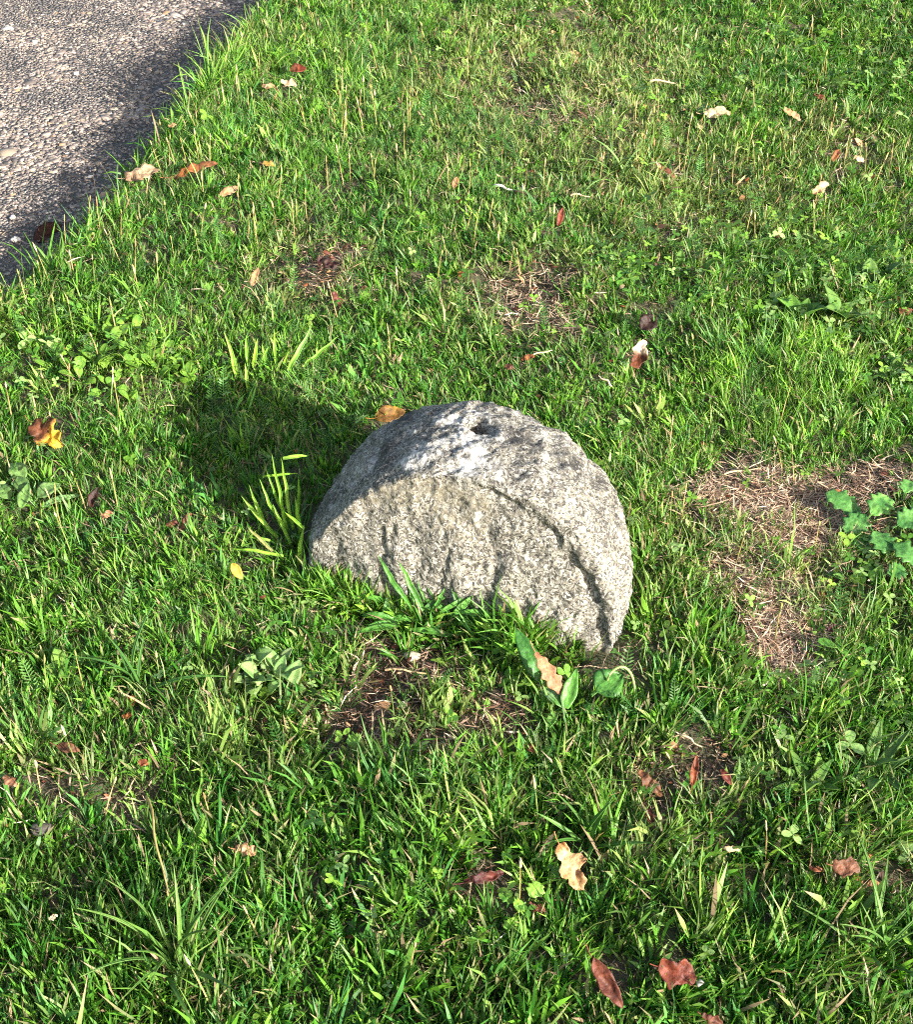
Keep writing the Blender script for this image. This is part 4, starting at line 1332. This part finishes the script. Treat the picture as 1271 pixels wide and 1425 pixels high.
rosette('broad_leaved_weed', 940, 390, 10, 'ovate', (.028, .042), (.014, .02), (15, 55), lin(116, 154, 66), lin(84, 130, 50), 'low oval-leaved weed in the upper lawn above the dark brown leaf', 'weed', spread=.05, seed=34)
# scalloped creeping plant by the dry patch
LC, LC2 = lin(90, 138, 68), lin(66, 114, 54)
placed_plant('ground_ivy', 1200, 725, [
    (1205, 722, 1152, 686, 34, 20, .035, 'lobed', LC, LC2, .15, .15, .3), (1212, 712, 1176, 742, 40, 10, .03, 'lobed', LC, LC2, .15, .15, .3),
    (1205, 722, 1240, 690, 40, 18, .04, 'lobed', lin(112, 162, 76), LC2, .1, .15, .3), (1215, 735, 1236, 770, 40, 8, .03, 'lobed', LC, LC2, .15, .15, .3),
    (1240, 735, 1285, 716, 38, 15, .035, 'lobed', LC, LC2, .15, .15, .3), (1240, 752, 1276, 784, 36, 10, .03, 'lobed', LC2, LC, .15, .15, .3),
    (1195, 740, 1200, 764, 30, 5, .02, 'lobed', LC, LC2, .15, .15, .3), (1255, 690, 1268, 668, 26, 15, .03, 'lobed', LC2, LC, .15, .15, .3),
    (1230, 800, 1262, 792, 28, 10, .025, 'lobed', LC2, LC, .15, .15, .3)],
    'blue-green scalloped weed spreading over the dry patch at the right edge', 'weed')
placed_plant('hoary_weed', 45, 690, [
    (42, 674, 10, 644, 22, 12, .016, 'ovate', lin(104, 134, 74), lin(80, 112, 54), .3, .3, .5), (40, 690, 22, 662, 20, 20, .024, 'ovate', lin(98, 128, 70), lin(80, 112, 54), .3, .2, .5),
    (50, 698, 82, 674, 22, 10, .016, 'ovate', lin(108, 136, 80), lin(86, 116, 62), .3, .3, .5), (30, 715, 38, 672, 17, 25, .024, 'ovate', lin(98, 130, 66), lin(80, 112, 54), .3, .2, .5),
    (20, 700, -6, 672, 18, 15, .016, 'ovate', lin(96, 126, 68), lin(80, 112, 54), .3, .2, .5), (60, 705, 112, 690, 9, 10, .02, 'lance', lin(96, 136, 66), PGg, .3, .2, .2)],
    'grey-green downy leaves at the left edge below the crumpled rusty maple leaf', 'weed')
# tall tufts of broad grass left of the stone and at the shadow's upper corner
TG, TG2 = lin(138, 182, 62), lin(112, 160, 50)
placed_plant('grass_tuft', 400, 745, [
    (396, 742, 362, 668, 9, 75, .055, 'strap', TG, TG2, .3, .05, 0), (398, 738, 382, 632, 9, 80, .08, 'strap', TG, TG2, .3, .05, 0), (404, 735, 394, 636, 9, 80, .085, 'strap', lin(130, 170, 66), TG, .3, .05, 0),
    (394, 638, 430, 634, 9, 40, .13, 'strap', lin(142, 178, 74), TG, .3, .1, 0), (406, 738, 370, 650, 8, 75, .06, 'strap', TG, TG2, .3, .08, 0), (412, 735, 418, 660, 9, 80, .06, 'strap', TG, TG2, .3, .05, 0),
    (366, 664, 416, 660, 6, 40, .10, 'strap', TG2, TG, .3, .1, 0), (386, 748, 336, 690, 11, 60, .035, 'strap', TG, lin(140, 170, 80), .3, .1, 0), (372, 738, 348, 674, 10, 70, .04, 'strap', TG, TG2, .3, .05, 0),
    (414, 790, 424, 728, 11, 70, .035, 'strap', lin(110, 154, 52), TG, .3, .2, 0), (424, 735, 396, 712, 8, 45, .07, 'strap', TG, TG2, .3, .2, 0), (380, 768, 342, 732, 8, 35, .03, 'strap', lin(186, 178, 120), lin(150, 150, 90), .3, .2, 0),
    (395, 774, 322, 764, 8, 35, .025, 'strap', TG2, TG, .3, .3, 0), (376, 752, 346, 748, 7, 35, .03, 'strap', TG2, TG, .3, .3, 0), (418, 740, 412, 690, 10, 75, .05, 'strap', TG2, TG, .3, .1, 0), (404, 755, 380, 702, 9, 70, .045, 'strap', TG2, TG, .3, .1, 0)],
    'tall tuft of broad bright grass blades against the left side of the stone', 'grass tuft', M_GRASS)
placed_plant('grass_tuft', 355, 520, [
    (332, 520, 314, 460, 10, 70, .04, 'strap', TG, lin(140, 176, 64), .3, .05, 0), (330, 530, 322, 480, 11, 70, .03, 'strap', lin(140, 176, 54), TG, .3, .05, 0), (345, 512, 343, 466, 10, 70, .04, 'strap', TG, TG2, .3, .05, 0),
    (352, 512, 360, 470, 10, 70, .04, 'strap', lin(142, 180, 60), TG, .3, .05, 0), (362, 512, 374, 482, 9, 60, .03, 'strap', TG, TG2, .3, .05, 0), (383, 508, 383, 458, 8, 70, .045, 'strap', TG, TG2, .3, .05, 0),
    (400, 516, 434, 456, 12, 60, .05, 'strap', lin(116, 160, 90), TG, .3, .1, 0), (392, 518, 404, 480, 9, 65, .03, 'strap', lin(134, 170, 54), TG, .3, .05, 0), (345, 545, 342, 505, 9, 60, .025, 'strap', TG2, TG, .3, .05, 0), (372, 515, 366, 478, 9, 65, .03, 'strap', TG, TG2, .3, .05, 0),
    (420, 512, 472, 468, 9, 40, .035, 'strap', TG2, TG, .3, .1, 0)],
    'tuft of broad bright grass blades above the shadow of the stone', 'grass tuft', M_GRASS)
# dandelion-like leaves leaning on the foot of the stone
dl = []
DG, DG2 = lin(84, 134, 50), lin(62, 110, 40)
rd = random.Random(3)
DSET = [(575, 850, 526, 772, 8, 60), (590, 850, 556, 780, 9, 62), (598, 852, 580, 806, 7, 60), (602, 850, 622, 812, 8, 60), (612, 852, 664, 824, 7, 40)]
for k in range(34):
    ub, vb = rd.uniform(530, 676), 0
    vb = 838 + (ub - 530) * 0.16 + rd.uniform(-4, 34)
    an = rd.uniform(-0.35, math.pi + 0.35)
    ln = rd.uniform(32, 66)
    DSET.append((ub, vb, ub + math.cos(an) * ln, vb - math.sin(an) * ln * 0.75, rd.uniform(6.5, 11), 20 + 40 * max(0, math.sin(an))))
for (u0, v0, u1, v1, wp, ta) in DSET:
    kk = rd.uniform(0.8, 1.3)
    foot = 805 + (0.5 * (u0 + u1) - 420) * 0.245
    dl.append((u0, v0, u1, v1, wp, ta, max(.025, .034 + (foot - (v0 + v1) / 2) * 0.0013), rd.choice(['toothed', 'lance', 'strap', 'lance']), DG * kk, DG2 * kk, .3, rd.uniform(0.0, 0.35), 0))
placed_plant('dandelion', 595, 865, dl, 'dark green toothed-leaf clump leaning on the middle of the stone foot', 'weed')
rosette('chickweed', 490, 838, 18, 'ovate', (.015, .024), (.009, .012), (15, 65), lin(150, 184, 52), lin(122, 164, 46), 'lime yellow small-leaved weed at the left foot of the stone', 'weed', spread=.032, seed=40)
rosette('chickweed', 722, 958, 14, 'round', (.014, .022), (.010, .013), (15, 60), lin(152, 188, 60), lin(122, 166, 50), 'lime small-leaved sprig just left of the plantain leaves', 'weed', spread=.02, seed=41)
rosette('chickweed', 792, 902, 20, 'lance', (.018, .03), (.007, .010), (20, 75), lin(122, 170, 56), lin(90, 144, 44), 'bright narrow-leaved sprig at the right foot of the stone', 'weed', spread=.03, seed=42)
placed_plant('cranesbill', 728, 1252, [(735, 1252, 752, 1228, 30, 15, .03, 'lobed', lin(128, 176, 74), PGl, .1, .1, .3), (732, 1256, 716, 1262, 28, 10, .03, 'lobed', lin(122, 170, 70), PGl, .1, .1, .3), (722, 1275, 702, 1292, 20, 10, .025, 'lobed', lin(116, 164, 64), PGl, .1, .1, .3), (722, 1258, 694, 1244, 16, 10, .025, 'lobed', PG, PGl, .1, .1, .3)], 'three round lobed bright green leaves between dark red and large cream leaf', 'weed')
placed_plant('cranesbill', 488, 1032, [(478, 1034, 502, 1028, 26, 15, .02, 'lobed', lin(124, 172, 74), PGl, .1, .1, .3), (515, 1048, 528, 1040, 16, 10, .015, 'lobed', lin(108, 150, 64), PGl, .1, .1, .3)], 'single round lobed leaf at the lower edge of the bare earth', 'weed')
rosette('ribwort', 1215, 1085, 9, 'lance', (.045, .075), (.012, .016), (15, 60), lin(112, 148, 72), lin(78, 122, 54), 'lance-leaved rosette in the lower right lawn', 'plantain', spread=.01, seed=50, veins=.5)
rosette('ribwort', 1130, 1110, 9, 'lance', (.04, .065), (.013, .019), (15, 60), lin(130, 170, 66), lin(92, 138, 52), 'bright broad-bladed rosette beside the lance-leaved one at the lower right', 'plantain', spread=.012, seed=51, veins=.4)
rosette('ribwort', 105, 945, 6, 'ovate', (.03, .05), (.02, .026), (15, 50), lin(124, 160, 66), lin(90, 136, 50), 'small pale green rosette on the left lawn above the oval orange-brown leaf', 'plantain', spread=.02, seed=52)
rosette('ribwort', 1190, 800, 9, 'ovate', (.03, .045), (.017, .022), (15, 50), lin(104, 146, 60), lin(74, 120, 46), 'green leafy rosette below the blue-green scalloped weed', 'plantain', spread=.03, seed=53)
rosette('grass_tuft', 820, 1180, 10, 'strap', (.06, .1), (.005, .007), (30, 75), lin(108, 152, 70), lin(82, 130, 54), 'coarse pale grass tuft beside the large cream leaf', 'grass tuft', spread=.012, seed=54)
rosette('grass_tuft', 245, 1345, 16, 'strap', (.09, .16), (.004, .006), (15, 70), lin(108, 142, 66), lin(84, 124, 52), 'long-bladed sprawling grass tuft at the lower left', 'grass tuft', spread=.02, seed=55, arch=(.1, .5))
rosette('grass_tuft', 190, 960, 12, 'strap', (.07, .13), (.005, .007), (15, 65), lin(92, 140, 62), lin(70, 116, 50), 'long-bladed grass tuft above the small bright orange fragment', 'grass tuft', spread=.015, seed=56, arch=(.1, .5))
rosette('grass_tuft', 590, 1195, 22, 'strap', (.045, .075), (.0035, .005), (30, 85), lin(92, 146, 44), lin(64, 112, 36), 'dense fresh green grass tuft in the lower middle lawn', 'grass tuft', spread=.022, seed=57, arch=(.05, .3))
rosette('grass_tuft', 1215, 1330, 16, 'strap', (.08, .14), (.004, .006), (12, 60), lin(112, 150, 76), lin(86, 128, 56), 'sprawling pale grass tuft at the lower right corner', 'grass tuft', spread=.02, seed=58, arch=(.1, .5))
rosette('grass_tuft', 760, 1000, 12, 'strap', (.05, .09), (.004, .006), (15, 60), lin(128, 160, 66), lin(96, 136, 50), 'pale bent grass tuft under the salmon-tan oak leaf', 'grass tuft', spread=.014, seed=59, arch=(.1, .4))
rosette('grass_tuft', 860, 255, 12, 'strap', (.08, .13), (.004, .006), (12, 50), lin(128, 160, 92), lin(96, 138, 62), 'pale arching grass tuft in the middle of the upper lawn', 'grass tuft', spread=.02, seed=60, arch=(.2, .5))

# ------------------------------------------------------------------ pebbles and twigs
def on_lawn(u, v, dz):
    a_, b_, _ = ground_at(u, v)
    z = float(ground_h(a_, b_)) + dz
    a_, b_, _ = ground_at(u, v, z)
    return (a_, b_, z)


pebble('pebble', on_lawn(975, 1368, .022), (.0046, .005, .0036), lin(168, 164, 154), 'small white pebble beside the red-brown folded leaf at the bottom', seed=11)
pebble('pebble', on_lawn(573, 914, .010), (.011, .009, .006), lin(164, 150, 130), 'grey-beige pebble on the bare earth close to the stone', seed=12)
pebble('pebble', on_lawn(562, 981, .010), (.0062, .006, .0045), lin(200, 180, 156), 'tiny pale pebble on the bare earth farther from the stone', seed=13)
pebble('pebble', on_lawn(58, 1152, .008), (.013, .009, .006), lin(74, 68, 62), 'grey pebble in the dark hole of the lower left turf', seed=14)
for i, (u, v, s_, lab) in enumerate([(12, 42, .016, 'largest white stone in the asphalt at the top left corner'), (106, 105, .009, 'white stone in the sunlit asphalt by the top'), (48, 60, .008, 'small white stone between the two bigger ones in the asphalt'), (22, 335, .011, 'pale stone in the shaded asphalt near the dark red-brown leaf'), (18, 305, .007, 'tiny pale stone in the asphalt above the shaded one')]):
    px_, py_, _ = ground_at(u, v, PATH_Z)
    pebble('pebble', (px_, py_, PATH_Z + .003), (s_ * .9, s_ * .6, .006), lin(188, 182, 172), lab, seed=70 + i)


def twig(u0, v0, u1, v1, r, col, label, sag=0.004, lift=.02):
    a0_, b0_ = np.array(on_lawn(u0, v0, lift)), np.array(on_lawn(u1, v1, lift))
    pts = []
    for k in range(9):
        t_ = k / 8
        p = a0_ * (1 - t_) + b0_ * t_ - a0_
        p[2] += sag * math.sin(math.pi * t_) + 0.0015 * math.sin(7 * t_)
        p[0] += 0.0018 * math.sin(11 * t_ + u0)
        pts.append(p)
    o = link('twig', tube_mesh('twig', pts, [r * (1 - 0.45 * k / 8) for k in range(9)], col, M_STRAW, 6), None, tuple(a0_), None, label, 'twig')
    return o


twig(538, 932, 592, 938, .0018, lin(206, 172, 128), 'pale straw stick on the bare earth before the stone', lift=.014)
twig(688, 259, 712, 266, .0035, lin(214, 206, 190), 'short whitish stick in the upper middle lawn')
twig(712, 267, 748, 276, .003, lin(90, 78, 60), 'dark stick lying behind the short whitish stick')
twig(795, 272, 820, 275, .0022, lin(190, 168, 132), 'thin tan stick to the side of the dark stick', lift=.024)
twig(945, 1022, 976, 1040, .0016, lin(210, 186, 146), 'thin straw stalk in the grass below the right foot of the stone', lift=.03)
twig(905, 113, 940, 117, .003, lin(190, 160, 124), 'tan stick at the far upper lawn', lift=.02)
twig(206, 1108, 236, 1262, .0019, lin(168, 148, 92), 'long tan seed stem leaning in the lower left grass', sag=.03, lift=.04)
twig(1000, 663, 1060, 652, .0018, lin(206, 176, 132), 'long straw stalk along the upper rim of the dry patch', lift=.012)
twig(736, 498, 770, 488, .0016, lin(200, 176, 136), 'short straw stalk on the thin turf above the stone', lift=.018)
twig(852, 538, 832, 524, .0018, lin(226, 200, 170), 'pale pinkish straw right above the stone shoulder', lift=.02)

tot = 0
for ob in SC.objects:
    if ob.type == 'MESH':
        ob.data.calc_loop_triangles()
        tot += len(ob.data.loop_triangles)
print('TRIANGLES', tot, 'OBJECTS', len(SC.objects))
